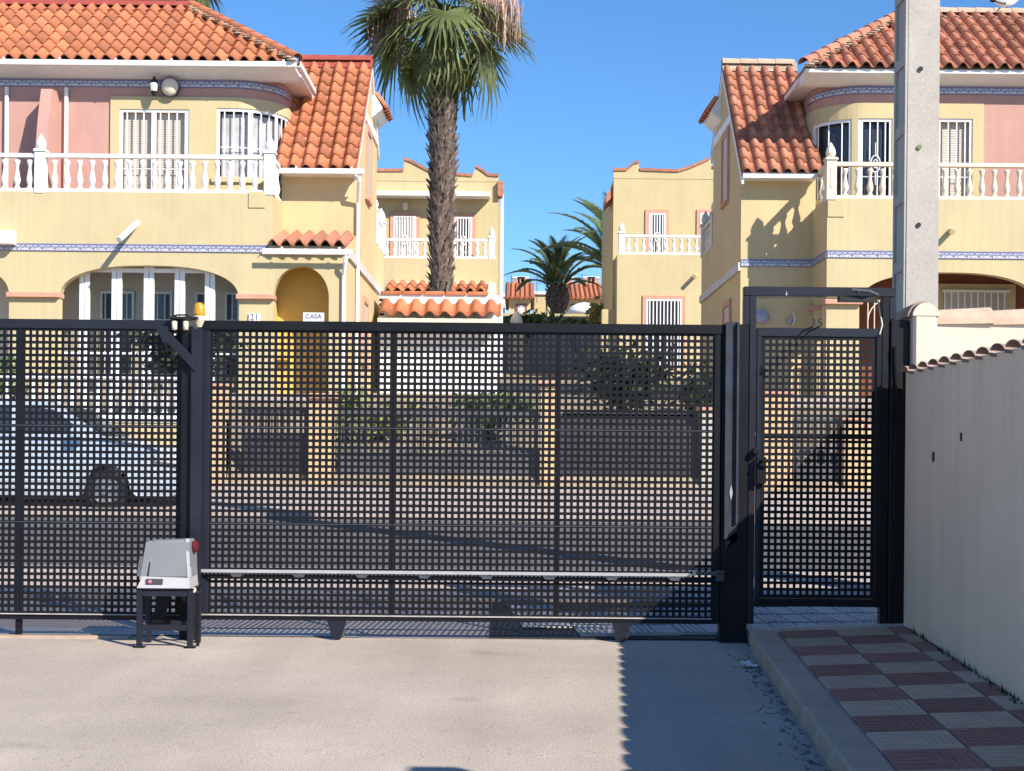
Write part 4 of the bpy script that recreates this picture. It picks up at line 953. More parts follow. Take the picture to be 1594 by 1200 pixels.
w2 = thing('plot_wall', 'plain ochre wall in front of the open porch villa', 'wall', (7.5, PY, .7), 'plot walls')
MB().box(plotx(1345), 18, PY, PY + .22, .5, 1.9).build('wall', YEL, w2); MB().box(plotx(1345), 18, PY - .03, PY + .25, 1.902, 1.97).build('coping', SALMON, w2)
w3 = thing('plot_wall', 'short pink grey wall between the concrete pillar and the wide ochre pillar', 'wall', (3.9, PY, .7), 'plot walls')
MB().box(plotx(1116), plotx(1178), PY, PY + .2, .5, 1.75).build('wall', PINK, w3); MB().box(plotx(1116) + .01, plotx(1178) - .01, PY - .03, PY + .23, 1.752, 1.82).build('coping', SALMON, w3)
# ------------------------------------------------------------------ vegetation
def leafclump(name, c, rad, n, m, size, seed, label=None, cat='shrub', group=None, flat=.6):
    rr = random.Random(seed); root = thing(name, label, cat, (c[0], c[1], gz(c[1])), group)
    b = MB(); c = Vector(c); cen = [Vector((rr.uniform(-1, 1), rr.uniform(-1, 1), rr.uniform(-1, 1))) * .62 for _ in range(9)]
    for i in range(n):
        q = cen[i % 9] + Vector((rr.gauss(0, .24), rr.gauss(0, .24), rr.gauss(0, .22)))
        p = c + Vector((q.x * rad[0], q.y * rad[1], q.z * rad[2])); a = Vector((rr.uniform(-1, 1), rr.uniform(-1, 1), rr.uniform(-.3, 1))).normalized(); d = a.orthogonal().normalized(); e = a.cross(d); s_ = size * rr.uniform(.6, 1.3)
        b.add([p - d * s_, p + e * s_ * .45, p + d * s_, p - e * s_ * .45], [(0, 1, 2, 3)])
    stuff(b.build('foliage', m, root)); g = gz(c.y)
    for k in range(3): MB().tube([(c.x + rr.uniform(-.1, .1), c.y, g - .05), (c.x + rr.uniform(-.2, .2) * rad[0], c.y + rr.uniform(-.2, .2), c.z)], [.05, .02], 6).build('stem', BARK, root)
    return root
leafclump('garden_tree', (-6.7, 29.0, 3.35), (1.0, .8, .55), 1500, SHRUBD, .10, 5, 'dark bushy garden tree behind the white baluster wall', 'tree')
leafclump('garden_shrub', (-11.0, 28.5, 2.7), (1.6, .8, .6), 1300, SHRUB, .10, 6, 'wide green shrub in front of the glazed porch')
leafclump('garden_shrub', (-2.6, 27.0, 2.05), (1.0, .5, .55), 900, SHRUBY, .09, 8, 'yellow green shrub behind the wide slatted gate')
leafclump('garden_shrub', (-.5, 27.3, 2.2), (.8, .6, .5), 800, SHRUB, .09, 9, 'round green shrub behind the wide slatted gate, near the ochre pillar')
leafclump('garden_tree', (2.0, 29.0, 2.75), (1.0, .9, .85), 1500, SHRUBD, .11, 10, 'dark leafy tree behind the dark sheet steel gate', 'tree')
leafclump('garden_shrub', (4.0, 30.5, 2.45), (.55, .6, .9), 800, SHRUBD, .10, 11, 'tall dark shrub in front of the shaded villa flank')
leafclump('garden_shrub', Wp(815, 505, 60), (1.0, .8, .6), 700, SHRUB, .18, 12, 'green shrub on the terrace left of the date palm trunk')
leafclump('garden_shrub', Wp(942, 497, 58), (.75, .8, .75), 700, SHRUBY, .16, 13, 'pale yellow green shrub at the corner of the far flat roofed house')
leafclump('garden_shrub', Wp(895, 507, 60), (1.6, .8, .3), 500, SHRUB, .16, 14, 'low green hedge right of the date palm trunk')
# spiky agave in front of the date palm
ag = thing('agave_plant', 'spiky agave growing at the foot of the date palm', 'plant', Wp(864, 505, 61))
p = Wp(864, 507, 61); rr = random.Random(4); b = MB()
for k in range(26):
    a = rr.random() * 6.28; e_ = rr.uniform(.2, 1.2); L = rr.uniform(.6, 1.1); d = Vector((math.cos(a) * math.cos(e_), math.sin(a) * math.cos(e_), math.sin(e_))); s_ = d.cross(Vector((0, 0, 1))).normalized() * .06
    m_ = p + d * L * .5 + Vector((0, 0, .05)); b.add([p - s_, p + s_, m_ + s_ * .8, m_ - s_ * .8, p + d * L], [(0, 1, 2, 3), (3, 2, 4)])
b.build('leaves', mat('agave leaf', (.09, .15, .08), .5), ag)
# fan palm
def fan_leaf(rr, R_=1.15, nseg=34, spread=R(230), droop=.55, tilt=.6):
    """leaf in local coordinates: petiole along +x, blade fans out around its end"""
    b = MB(); L = 1.35; pet = [(0, 0, 0), (L * .5, 0, .10), (L, 0, -.06)]; ct_, st_ = math.cos(tilt), math.sin(tilt)
    b.tube(pet, [.035, .024, .018], 5); o = Vector((L, 0, -.06))
    for k in range(nseg):
        a = -spread / 2 + spread * k / (nseg - 1); ln = R_ * (1 - .28 * abs(a) / (spread / 2)) * rr.uniform(.88, 1.08); w_ = ln * spread / nseg * .62
        d = Vector((math.cos(a), math.sin(a), .10 * (-1) ** k)).normalized(); s_ = Vector((-math.sin(a), math.cos(a), .25 * (-1) ** k)).normalized()
        d = Vector((d.x * ct_ + d.z * st_, d.y, -d.x * st_ + d.z * ct_)); s_ = Vector((s_.x * ct_ + s_.z * st_, s_.y, -s_.x * st_ + s_.z * ct_))
        pts = []
        for t in (0, .3, .55, .75, .9, 1.0):
            q = o + d * ln * t + Vector((0, 0, -droop * ln * max(0, t - .42) ** 1.6 * rr.uniform(.7, 1.5)))
            if t > .7: q = q + Vector((rr.uniform(-.03, .03), rr.uniform(-.03, .03), 0)) - d * ln * .15 * (t - .7)
            ww = w_ * (.12, .62, .58, .34, .16, .01)[len(pts)]; pts.append((q - s_ * ww, q + s_ * ww))
        V = [v for p in pts for v in p]; b.add(V, [(2 * i, 2 * i + 1, 2 * i + 3, 2 * i + 2) for i in range(5)])
    return b
def orient(origin, d, rollv=0.0):
    d = d.normalized(); s_ = Vector((0, 0, 1)).cross(d)
    s_ = s_.normalized() if s_.length > 1e-3 else Vector((0, 1, 0)); n = d.cross(s_); M_ = Matrix.Identity(4)
    for r_ in range(3): M_[r_][0], M_[r_][1], M_[r_][2] = d[r_], s_[r_], n[r_]
    M_.translation = origin; return M_ @ Matrix.Rotation(rollv, 4, 'X')
def fan_palm(x, y, zc, label, seed, scale=1.0, dead=True):
    rr = random.Random(seed); g = gz(y); root = thing('fan_palm', label, 'palm tree', (x, y, g), 'fan palms')
    H = zc - g; rings = []; n = 40; prof = []
    for k in range(n + 1):
        t = k / n; z = g - .1 + (H + .1) * t; r_ = (.29 + .12 * max(0, (t - .25)) / .75 + .02 * math.sin(k * 1.7)) * (1 if t < .93 else 1 - (t - .93) * 5) ; prof.append((r_, z))
    MB().lathe([(r_ * scale, z) for r_, z in prof], (x, y, 0), 14).build('trunk', BARK, root)
    b = MB()                                     # old leaf bases, pointing up and out
    for k in range(int(H / .075)):
        z = g + k * .075
        for j in range(6):
            a = k * 2.4 + j * 6.283 / 6 + rr.uniform(-.3, .3); t = (z - g) / H; r_ = (.28 + .12 * max(0, (t - .25)) / .75) * scale; w_ = rr.uniform(.04, .10); L = rr.uniform(.16, .46)
            u = Vector((math.cos(a), math.sin(a), 0)); s_ = Vector((-math.sin(a), math.cos(a), 0)) * w_; p = Vector((x, y, z)) + u * r_
            tip = p + u * rr.uniform(.03, .22) + Vector((0, 0, L)) + s_ * rr.uniform(-.8, .8)
            b.add([p - s_, p + s_, tip + s_ * .4, tip - s_ * .4, p - u * .03 + Vector((0, 0, L * .5))], [(0, 1, 2, 3), (3, 2, 4), (1, 4, 2), (0, 3, 4)])
    stuff(b.build('leaf_bases', BOOT, root))
    leaves = [fan_leaf(rr, 1.25 + .1 * i, 32, R(200 + 15 * i), .5 + .18 * i, .35 + .25 * i).mesh('leaf', LEAFW) for i in range(4)]
    c = Vector((x, y, zc))
    for k in range(20):                          # upper crown
        a = k * 2.399963; t = k / 20; el = R(4) + t * R(74) + rr.uniform(-.1, .1)
        d = Vector((math.cos(a) * math.cos(el), math.sin(a) * math.cos(el), math.sin(el)))
        link('leaf', leaves[k % 3], root, orient(c + d * .2 + Vector((0, 0, .1)), d, rr.uniform(-.5, .5)) @ Matrix.Scale(scale * rr.uniform(.95, 1.15), 4))
    for dx, dz, dy in ((-2.0, .2, -.5), (-2.2, -.15, .5), (-1.6, -.9, .7), (-1.0, -.75, -.7), (-.35, .1, -1.3), (.25, -.25, -1.1), (.7, -.85, -.6), (1.45, -.75, .3), (1.95, -.7, -.5), (2.1, .75, .1), (-2.4, .8, .2), (-1.3, .5, -.9), (.95, .35, -1.2), (-.9, -.2, 1.3), (.6, -.5, 1.4), (1.6, .1, 1.0)):
        d = Vector((dx * .8, dy, dz + .15)); link('leaf', leaves[2 + (dz < 0)], root, orient(c + Vector((0, 0, -.15)), d, rr.uniform(-.35, .35)) @ Matrix.Scale(scale * max(.8, min(1.08, d.length / 1.7)), 4))
    if dead:
        for side in (-1, 1):                     # dry flower stalks and dead fibre hanging at both sides
            b = MB()
            for q in range(3):
                e = c + Vector((side * (1.15 + .42 * q), -.6 - .3 * q * side, .95 - .12 * q)); b.tube([c + Vector((side * .2, -.1, .2)), (c + e) / 2 + Vector((0, 0, .55)), e], .018, 5)
                for k in range(90):
                    p = e + Vector((rr.gauss(0, .2), rr.gauss(0, .2), rr.gauss(0, .28))); L = rr.uniform(.3, 1.3); w_ = rr.uniform(.006, .026)
                    mid = p + Vector((rr.uniform(-.08, .08), rr.uniform(-.08, .08), -L * .5)); end = mid + Vector((rr.uniform(-.1, .1), rr.uniform(-.1, .1), -L * .5)); s_ = Vector((w_, rr.uniform(-w_, w_), 0))
                    b.add([p - s_ * .5, p + s_ * .5, mid + s_, mid - s_, end], [(0, 1, 2, 3), (3, 2, 4)])
            stuff(b.build('dry_fronds', DEADF, root))
    return root
pc = Wp(690, 58, 44); fan_palm(pc.x, 44, pc.z, 'tall shaggy fan palm rising behind the small white walled outbuilding', 3)
pc = Wp(125, -42, 52); fan_palm(pc.x, 52, pc.z, 'fan palm crown showing above the red ridge tiles of the glazed porch villa', 21)
pc = Wp(262, -46, 55); fan_palm(pc.x, 55, pc.z, 'fan palm behind the hip end of the glazed porch villa roof', 22)
# date palms
def frond(rr, L=3.0, nl=64):
    b = MB(); pts = []
    for k in range(12):
        t = k / 11; pts.append(Vector((L * t * (1 - .08 * t), 0, .30 * L * t - .50 * L * t ** 2.6)))
    b.tube(pts, [.035 * (1 - .8 * k / 11) for k in range(12)], 5)
    for k in range(nl):
        t = .12 + .88 * k / (nl - 1); f = t * 11; i = min(10, int(f)); p = pts[i].lerp(pts[i + 1], f - i); tg = (pts[i + 1] - pts[i]).normalized()
        ll = L * .135 * (math.sin(math.pi * min(1, t * .9 + .12)) ** .6 + .15)
        for s_ in (-1, 1):
            d = (tg * .75 + Vector((0, s_, .28 + rr.uniform(-.15, .15)))).normalized(); w_ = Vector((0, 0, 1)).cross(d).normalized().cross(d).normalized() * .024 + tg * .024
            m_ = p + d * ll * .5; e = p + d * ll + Vector((0, 0, -ll * .15)); b.add([p - w_, p + w_, m_ + w_, m_ - w_, e], [(0, 1, 2, 3), (3, 2, 4)])
    return b
def date_palm(x, y, zc, L, label, seed, head=.6):
    rr = random.Random(seed); g = gz(y); root = thing('date_palm', label, 'palm tree', (x, y, g), 'date palms')
    MB().lathe([(.38, g - .1), (.34, g + (zc - g) * .5), (.36, zc - 1.0), (head * .92, zc - .75), (head, zc - .4), (head * .8, zc), (.2, zc + .2)], (x, y, 0), 14).build('trunk', BARK, root)
    b = MB()
    for k in range(240):
        a = rr.random() * 6.283; z = zc - 1.05 + rr.random() * 1.1; r_ = head * (.95 if z > zc - .7 else .8); u = Vector((math.cos(a), math.sin(a), 0)); s_ = Vector((-u.y, u.x, 0)) * .06; p = Vector((x, y, z)) + u * (r_ - .05); tip = p + u * .12 + Vector((0, 0, .14))
        b.add([p - s_, p + s_, tip + s_ * .5, tip - s_ * .5], [(0, 1, 2, 3)])
    stuff(b.build('leaf_bases', BOOT, root))
    ms = [frond(rr, L * f).mesh('frond', LEAFP) for f in (.85, 1.0, 1.08)]
    for k in range(30):
        a = k * 2.399963; el = R(8) + (k / 30) ** .8 * R(74); d = Vector((math.cos(a) * math.cos(el), math.sin(a) * math.cos(el), math.sin(el)))
        link('frond', ms[k % 3], root, orient(Vector((x, y, zc)) + Vector((math.cos(a), math.sin(a), 0)) * .18, d, rr.uniform(-.3, .3)))
p = Wp(868, 448, 70); date_palm(p.x, 70, p.z, 2.75, 'short date palm with a thick pineapple shaped trunk head', 31)
p = Wp(957, 420, 66); date_palm(p.x, 66, p.z, 3.8, 'taller date palm half hidden behind the far flat roofed house', 32, .5)
# ------------------------------------------------------------------ outbuilding with tiled lean-to
sh = thing('outbuilding', 'small white walled outbuilding with clay tile cap at the foot of the fan palm', 'outbuilding', (-2, 39, 3))
xa, xb = Wp(590, 458, 39).x, Wp(777, 458, 39).x; zt = Wp(690, 459, 39).z
MB().box(xa, xb, 39, 42.5, 2.6, zt).build('wall', WHITE, sh)
MB().box(xa + .02, xb - .02, 38.42, 38.99, 4.80, 5.02).build('lean_to_beam', CREAMSTONE, sh)
ct = MB().bbox(0, .55, 0, .30, 0, .09, .02).mesh('cap_tile', TILEM)
k = 0
while xa + .59 * (k + .9) < xb: link('cap_tile', ct, sh, Matrix.Translation((xa + .05 + .585 * k, 38.94, zt + .002)) @ Matrix.Rotation(random.uniform(-.02, .02), 4, 'Z')); k += 1
T5 = tile_mesh(TILEM, .405, .80)
for k in range(8):
    a = R(33); M_ = Matrix.Translation((xa + .06 + .405 * k, 38.36, 5.08)) @ Matrix.Rotation(a, 4, 'X'); link('roof_tile', T5, sh, M_)
for k in range(5): MB().box(xa + .01, xa + .13, 38.985, 38.999, zt - .18 - k * .13, zt - .11 - k * .13).build('vent_slot', RUBBER, sh)
# ------------------------------------------------------------------ second row houses
def far_window(root, x0, x1, z0, z1, y, nb, pane=GLASSD, deco=True, trim=.13):
    b = MB(); b.box(x0 - trim, x0, y - .05, y, z0, z1 + trim).box(x1, x1 + trim, y - .05, y, z0, z1 + trim).box(x0, x1, y - .05, y, z1, z1 + trim); s_ = b.build('window_surround', SALMON, root)
    pn = MB().box(x0, x1, y - .02, y, z0, z1).build('pane', pane, s_)
    b = MB(); t = .06
    b.box(x0, x0 + t, y - .06, y - .022, z0, z1).box(x1 - t, x1, y - .06, y - .022, z0, z1).box(x0 + t, x1 - t, y - .06, y - .022, z1 - t, z1)
    for k in range(nb): x = x0 + t + (x1 - x0 - 2 * t) * (k + .5) / nb; b.box(x - .02, x + .02, y - .055, y - .03, z0, z1 - t)
    if deco:
        xc, zc = (x0 + x1) / 2, z0 + (z1 - z0) * .55
        for q in range(12):
            a, a2 = 2 * math.pi * q / 12, 2 * math.pi * (q + 1) / 12; b.tube([(xc + .09 * math.cos(a), y - .07, zc + .17 * math.sin(a)), (xc + .09 * math.cos(a2), y - .07, zc + .17 * math.sin(a2))], .02, 5)
    b.build('security_bars', WHITEPVC, s_)
def back_house(left):
    y = 52
    if left:
        x0, x1 = -6.4, Wp(776, 300, y).x; lab = 'far flat roofed yellow house with white balcony behind the fan palm trunk'
    else:
        x0, x1 = Wp(955, 300, y).x, 8.0; lab = 'far flat roofed yellow house with white balcony beside the date palms'
    root = thing('back_house', lab, 'house', ((x0 + x1) / 2, y, 4), 'flat roofed houses of the second row')
    zp = Wp(690 if left else 1030, 272 if left else 268, y).z; zt = zp
    MB().box(x0, x1, y, y + 7, 3.5, zt - .25).build('wall', YELTRIM, root)
    def par(xs, zs): MB().prism([(x, z) for x, z in zip(xs, zs)], y - .012, y + .25, 'y').build('parapet', YELTRIM, root)
    def at(px, py): q = Wp(px, py, y); return q.x, q.z
    if left: pts = [(560, 267), (628, 267), (629, 249), (640, 253), (672, 270), (735, 275), (740, 260), (748, 265), (760, 274), (776, 275)]
    else: pts = [(955, 266), (975, 266), (988, 255), (994, 254), (996, 266), (1055, 268), (1075, 262), (1104, 249), (1108, 249), (1109, 262), (1180, 262)]
    P_ = [at(*p) for p in pts]; zl = zt - .24
    MB().prism([(P_[0][0], zl)] + P_ + [(P_[-1][0], zl)], y - .012, y + .25, 'y').build('parapet', YELTRIM, root)
    for (xa, za), (xb, zb) in zip(P_, P_[1:]):
        if abs(xb - xa) > .12: MB().hexa([(xa, y - .06, za + .002), (xb, y - .06, zb + .002), (xb, y + .3, zb + .002), (xa, y + .3, za + .002), (xa, y - .06, za + .10), (xb, y - .06, zb + .10), (xb, y + .3, zb + .10), (xa, y + .3, za + .10)]).build('parapet_tile', TILEM2, root)
    by = 51 ; zb = Wp(690, 402, by).z if left else Wp(1030, 396, by).z
    bx0, bx1 = (x0, Wp(772, 400, by).x) if left else (Wp(961, 395, by).x, 8.0)
    MB().box(bx0, bx1, by, y - .013, zb - 1.75 if left else 3.5, zb - .002).build('balcony', YELPALE, root)
    bl = baluster_mesh(WHITE, .50); balustrade(root, WHITE, (bx0, by + .12), (bx1, by + .12), zb, zb + .70, bl, .265, (bx1 - bx0 - .15,) if left else (.15,), None, w_=.12, pedw=.22)
    if left:
        far_window(root, Wp(613, 340, y).x, Wp(648, 340, y).x, zb - .3, Wp(630, 336, y).z, y - .0, 7, SHUTTER); far_window(root, Wp(708, 340, y).x, Wp(735, 340, y).x, zb - .3, Wp(720, 338, y).z, y, 5)
        q = Wp(690, 306, 51.6); MB().bbox(x0, Wp(763, 306, 51.6).x, 51.3, 51.98, q.z - .02, q.z + .14, .03).build('awning', WHITE, root)
        q = Wp(631, 321, y); MB().lathe([(.05, -.16), (.10, -.08), (.10, .06), (.04, .12)], (q.x, y - .15, q.z), 10).build('wall_lamp', CREAMSTONE, root)
        MB().box(-.76 - .3 + .5, x1 + .09, y + .01, y + .12, 4, zt - .7).build('downpipe', WHITE, root)
        # tiled porch roof with the palm in front of it
        q0, q1 = Wp(597, 455, 48), Wp(770, 455, 48); MB().prism([(48, q0.z - .02), (50.99, q0.z + .72), (50.99, q0.z - .3), (48, q0.z - .3)], q0.x, q1.x, 'x').build('porch_roof', CREAMSTONE, root)
        T6 = tile_mesh(TILEM, .345, 1.3); pr = [o for o in root.children if o.name.startswith('porch_roof')][0]; n = int((q1.x - q0.x) / .345)
        for k in range(n):
            for j in range(2): link('roof_tile', T6, pr, Matrix.Translation((q0.x + .345 * k, 47.95 + j * 1.1, q0.z + .02 + j * 1.1 * .25)) @ Matrix.Rotation(math.atan2(.74, 2.99), 4, 'X'))
        MB().box(q0.x, q1.x, 48.1, 48.3, 3.5, q0.z - .31).build('porch_wall', WHITE, root)
        q = Wp(778, 293, 51.9); MB().bbox(q.x - .1, q.x + .12, 51.8, 52.4, q.z - .3, q.z + .25, .03).build('eave_tile', TILEM2, root)
    else:
        far_window(root, Wp(1010, 340, y).x, Wp(1036, 340, y).x, zb - .3, Wp(1020, 332, y).z, y, 5); far_window(root, Wp(1090, 340, y).x, Wp(1116, 340, y).x, zb - .3, Wp(1100, 332, y).z, y, 5)
        far_window(root, Wp(1006, 470, by).x, Wp(1061, 470, by).x, 4.6, Wp(1030, 466, by).z, by, 9)
        q = Wp(1083, 430, by); MB().tube([(q.x, by + .05, q.z + .05), (q.x - .1, by - .4, q.z - .05)], .07, 8).build('drain_spout', YELTRIM, root)
        MB().box(bx0 - .5, bx0 - .002, by + .3, by + 1, 3.5, Wp(950, 480, by).z).build('porch_pier', YELTRIM, root)
        q = Wp(949, 300, 52); MB().hexa([(q.x - .12, 52.1, q.z - .35), (x0 + .0, 52.1, q.z - .1), (x0, 54, q.z - .1), (q.x - .12, 54, q.z - .35), (q.x - .12, 52.1, q.z - .1), (x0, 52.1, q.z + .35), (x0, 54, q.z + .35), (q.x - .12, 54, q.z - .1)]).build('eave_tile', TILEM2, root)
        p_ = Wp(1100, 323, 45); 
back_house(True); back_house(False)
# ------------------------------------------------------------------ far street
def far_house(px0, px1, label, chims, win):
    y = 110; a, c = Wp(px0, 480, y).x, Wp(px1, 480, y).x; root = thing('far_house', label, 'house', ((a + c) / 2, y, 10), 'far houses above the terrace wall')
    ze, zr = Wp(860, 464, y).z, Wp(860, 450, y).z
    MB().box(a + .3, c - .3, y, y + 8, 9.8, ze).build('wall', YELTRIM, root)
    r_ = MB().prism([(y - .7, ze - .05), (y + 4, zr + .9), (y + 8.7, ze - .05)], a, c, 'x').build('roof', TILEM, root)
    for k in range(int((c - a) / .36)):
        x = a + .18 + .36 * k; MB().tube([(x, y - .75, ze - .04), (x, y + 3.95, zr + .91)], .13, 6).build('tile_row', TILEM, r_)
    for px in chims:
        q = Wp(px, 445, y + 4); MB().bbox(q.x - .28, q.x + .28, y + 3.7, y + 4.3, zr, Wp(px, 434, y + 4).z, .03).build('chimney', PINK, r_)
        MB().bbox(q.x - .34, q.x + .34, y + 3.64, y + 4.36, Wp(px, 434, y + 4).z, Wp(px, 434, y + 4).z + .15, .03).build('chimney_cap', WHITE, r_)
    for p0, p1 in win:
        f = MB().box(Wp(p0, 480, y).x, Wp(p1, 480, y).x, y - .12, y - .001, Wp(800, 490, y).z, Wp(800, 473, y).z).build('window_frame', BROWNWALL, root); MB().box(Wp(p0 + 3, 480, y).x, Wp(p1 - 3, 480, y).x, y - .14, y - .121, Wp(800, 488, y).z, Wp(800, 475, y).z).build('pane', GREYSTONE, f)
far_house(786, 832, 'far house with red tiled roof seen left of the date palm', (804, 811, 816), ((803, 820),))
far_house(880, 940, 'far house with red tiled roof seen right of the date palm', (886, 914, 920, 926), ((888, 902),))
for nm, px0, px1, py in (('far_block', 700, 786, 462), ('far_block', 832, 880, 458), ('far_block', 940, 1010, 456)):
    a, c = Wp(px0, 480, 118).x, Wp(px1, 480, 118).x
    t = thing(nm, {700: 'far white block left of the red roofed houses', 832: 'far tan block between the two red roofed houses', 940: 'far tan block behind the second row house'}[px0], 'house', ((a + c) / 2, 118, 10), 'far houses above the terrace wall')
    MB().box(a, c, 118, 126, 9.5, Wp(800, py, 118).z).build('wall', YELTRIM if px0 != 700 else WHITE, t); MB().box(a - .2, c + .2, 117.8, 126.2, Wp(800, py, 118).z, Wp(800, py, 118).z + .25).build('parapet', WHITE, t)
for px, py, lab in ((796, 442, 'thin television aerial on the far white block'), (836, 440, 'thin television aerial between the far chimneys and the date palm'), (906, 440, 'thin television aerial on the right far red roof')):
    q = Wp(px, py, 115); t = thing('aerial', lab, 'aerial', q); MB().tube([q + Vector((0, 0, -1.6)), q + Vector((0, 0, .7))], .03, 5).build('mast', GALV, t)
    for k in range(4): MB().tube([q + Vector((-.35, 0, .62 - .22 * k)), q + Vector((.35, 0, .62 - .22 * k))], .018, 4).build('aerial_rod', GALV, t)
tw = thing('terrace_wall', 'low brown terrace wall below the far red roofed houses', 'wall', (2, 63, 5))
q0, q1 = Wp(770, 492, 63), Wp(962, 492, 63); MB().box(q0.x - 4, q1.x, 63, 63.3, 4.5, q0.z).build('wall', CONCP, tw); MB().box(q0.x - 4, q1.x, 62.9, 63.4, q0.z + .002, q0.z + .12).build('coping', YELTRIM, tw)
q = Wp(909, 489, 80); t = thing('parasol', 'white dome shaped garden parasol on the terrace right of the date palm', 'parasol', q)
MB().lathe([(.98, .0), (.92, .22), (.72, .42), (.4, .58), (.05, .66)], q, 20).build('canopy', WHITE, t, True); MB().tube([q + Vector((0, 0, -2.0)), q], .04, 6).build('pole', GALV, t)
q = Wp(849, 462, 74); t = thing('satellite_dish', 'white satellite dish standing left of the date palm head', 'satellite dish', q)
MB().lathe([(0, 0), (.2, .03), (.45, .14), (.45, .17), (.2, .06), (0, .03)], q, 16, 'x').build('dish', WHITE, t, True); MB().tube([q + Vector((.05, 0, 0)), q + Vector((.1, 0, -2.5))], .04, 6).build('mast', GALV, t)
q = Wp(804, 498, 58); t = thing('garden_urn', 'white garden urn standing on the wall below the far houses', 'urn', q); MB().lathe([(.10, -.35), (.22, -.30), (.26, -.05), (.2, .12), (.1, .28), (.02, .36)], q, 12).build('urn', WHITE, t, True); MB().box(q.x - .3, q.x + .3, q.y - .3, q.y + .3, q.z - 2.5, q.z - .36).build('plinth', CREAMSTONE, t)
# ------------------------------------------------------------------ parked car across the street
CY = 20.9; CH = 1.12; cr = thing('parked_car', 'silver blue hatchback parked across the street behind the black fence', 'car', (Wp(60, 800, CY).x, CY, gz(CY)))
xf = Wp(286, 700, CY).x; g = gz(CY) + .0
def cx(t): return xf - t                         # t metres behind the front bumper
low = [(0.0, .30), (.03, .55), (.12, .74), (.55, .90), (1.15, .98), (2.0, 1.0), (3.5, 1.02), (3.95, .98), (4.05, .70), (4.05, .32), (3.8, .22), (.25, .20)]
def arch(tc): return [(tc + .36 * math.cos(math.pi * k / 8), .30 + .36 * math.sin(math.pi * k / 8)) for k in range(9)]
b = MB(); ring_ = [(0.0, .32), (.03, .55), (.12, .74), (.55, .90), (1.15, .985), (2.0, 1.0), (3.5, 1.02), (3.95, .98), (4.05, .70), (4.02, .32), (3.75, .24)] + arch(3.25) + arch(1.12 - .0)[:] + [(.25, .22)]
ring_ = [(0.0, .32), (.03, .55), (.12, .74), (.55, .90), (1.15, .985), (2.0, 1.0), (3.5, 1.02), (3.95, .98), (4.05, .70), (4.02, .32), (3.72, .24)] + arch(3.25) + [(2.8, .22), (1.55, .22)] + arch(1.12) + [(.68, .24), (.25, .22)]
n = len(ring_); W0, W1 = CY, CY + 1.72
V = []
for yy, ins in ((W0 + .06, .03), (W0, 0), (W1, 0), (W1 - .06, .03)): V += [(cx(t + (ins if t < 1 else -ins)), yy if .3 < z < .9 else yy + (.04 if yy < CY + .8 else -.04), g + z * CH) for t, z in ring_]
fs = [tuple(range(n - 1, -1, -1)), tuple(range(3 * n, 4 * n))]
for r_ in range(3):
    for k in range(n): fs.append((r_ * n + k, r_ * n + (k + 1) % n, (r_ + 1) * n + (k + 1) % n, (r_ + 1) * n + k))
body = b.add(V, fs).build('body', CARP, cr)
gh = [(1.15, .985), (1.85, 1.40), (2.2, 1.47), (3.2, 1.46), (3.75, 1.30), (3.95, .98)]
def house_ring(i): return [(cx(t), (W0 + .06 + i[0] * (z - .98)), g + z * CH) for t, z in gh]
V = [(cx(t), W0 + .05 + .30 * (z - .98), g + z * CH) for t, z in gh] + [(cx(t), W1 - .05 - .30 * (z - .98), g + z * CH) for t, z in gh]; n = len(gh)
b = MB(); b.add(V, [tuple(range(n - 1, -1, -1)), tuple(range(n, 2 * n))] + [(k, k + 1, n + k + 1, n + k) for k in range(n - 1)]); b.build('cabin', CARP, cr)
for tt in ([(1.42, 1.04), (1.95, 1.36), (2.45, 1.40), (2.45, 1.04)], [(2.55, 1.04), (2.55, 1.40), (3.15, 1.38), (3.6, 1.25), (3.7, 1.04)]):
    q = [(cx(t), W0 + .042 + .30 * (z - .98), g + z * CH) for t, z in tt]; MB().add(q + [(x, y_ + .004, z) for x, y_, z in q], [tuple(range(len(q))), tuple(range(2 * len(q) - 1, len(q) - 1, -1))]).build('side_window', GLASSD, cr)
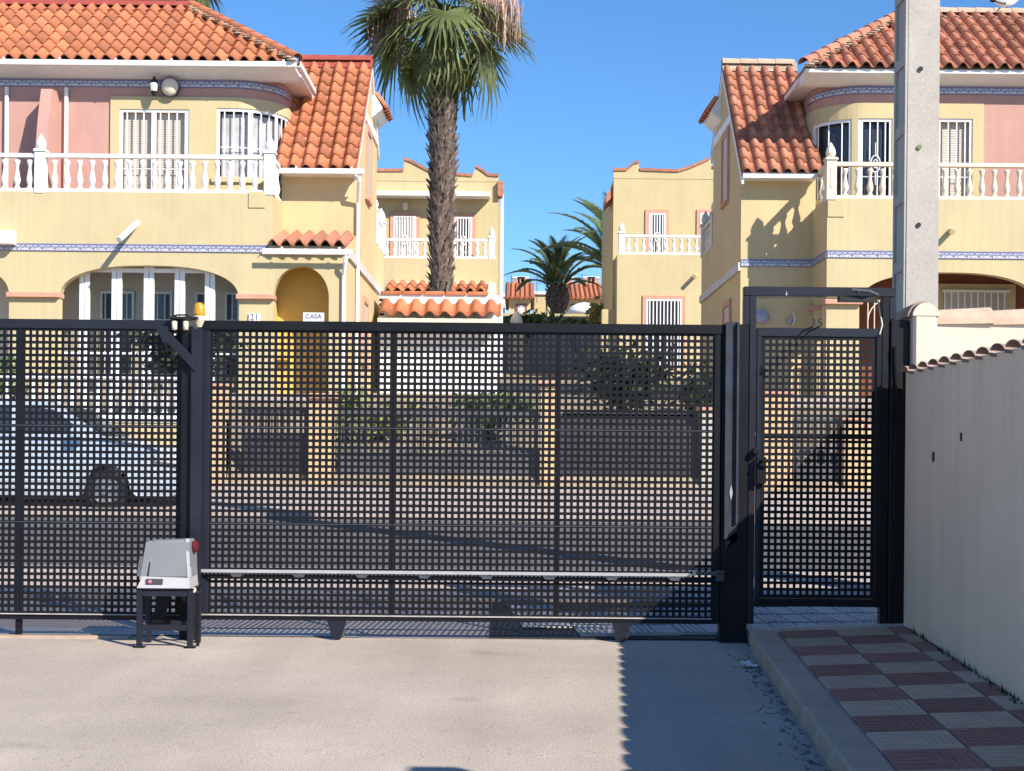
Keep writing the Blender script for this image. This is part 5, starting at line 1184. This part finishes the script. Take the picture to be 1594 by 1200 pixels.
q = [(cx(1.2), W0 + .14, g + 1.03 * CH), (cx(1.2), W1 - .14, g + 1.03 * CH), (cx(1.80), W1 - .24, g + 1.385 * CH), (cx(1.80), W0 + .24, g + 1.385 * CH)]; MB().add([(x + .012, y_, z + .012) for x, y_, z in q], [(0, 1, 2, 3)]).build('windscreen', GLASSD, cr)
for tc in (1.12, 3.25):
    for yy in (W0 + .10, W1 - .10):
        wq = MB().lathe([(.19, -.09), (.27, -.10), (.305, -.07), (.305, .07), (.27, .10), (.19, .09)], (cx(tc), yy, g + .31 * CH), 24, 'y').build('wheel', TYRE, cr)
        yy -= .045; b = MB(); b.lathe([(.0, -.085), (.05, -.09), (.06, -.06), (.0, -.06)], (cx(tc), yy, g + .31 * CH), 12, 'y').lathe([(.165, -.052), (.185, -.075), (.20, -.07), (.20, -.05)], (cx(tc), yy, g + .31 * CH), 20, 'y')
        for k in range(5):
            a = 2 * math.pi * k / 5; b.tube([(cx(tc), yy - .07, g + .31 * CH), (cx(tc) + .17 * math.cos(a), yy - .065, g + .31 * CH + .17 * math.sin(a))], .022, 5)
        b.build('rim', RIM, wq)
    b = MB(); b.lathe([(.34, .04), (.355, .04), (.355, .5), (.34, .5)], (cx(tc), W0, g + .30 * CH), 20, 'y'); 
MB().hexa([(cx(.06), W0 - .006, g + .66 * CH), (cx(.42), W0 - .006, g + .70 * CH), (cx(.42), W0 + .1, g + .70 * CH), (cx(.06), W0 + .2, g + .66 * CH), (cx(.14), W0 - .004, g + .77 * CH), (cx(.42), W0 - .004, g + .80 * CH), (cx(.42), W0 + .1, g + .80 * CH), (cx(.14), W0 + .2, g + .77 * CH)]).build('headlight', GREYSTONE, cr)
MB().box(cx(.0) - .01, cx(.0) + .012, W0 + .4, W1 - .4, g + .42 * CH, g + .56 * CH).build('grille', RUBBER, cr)
MB().bbox(cx(1.62), cx(1.42), W0 - .14, W0 - .0, g + 1.0 * CH, g + 1.12 * CH, .03).build('door_mirror', CARP, cr)
MB().box(cx(4.02), cx(4.065), W0 + .06, W0 + .35, g + .70 * CH, g + .92 * CH).build('tail_light', REDPL, cr)
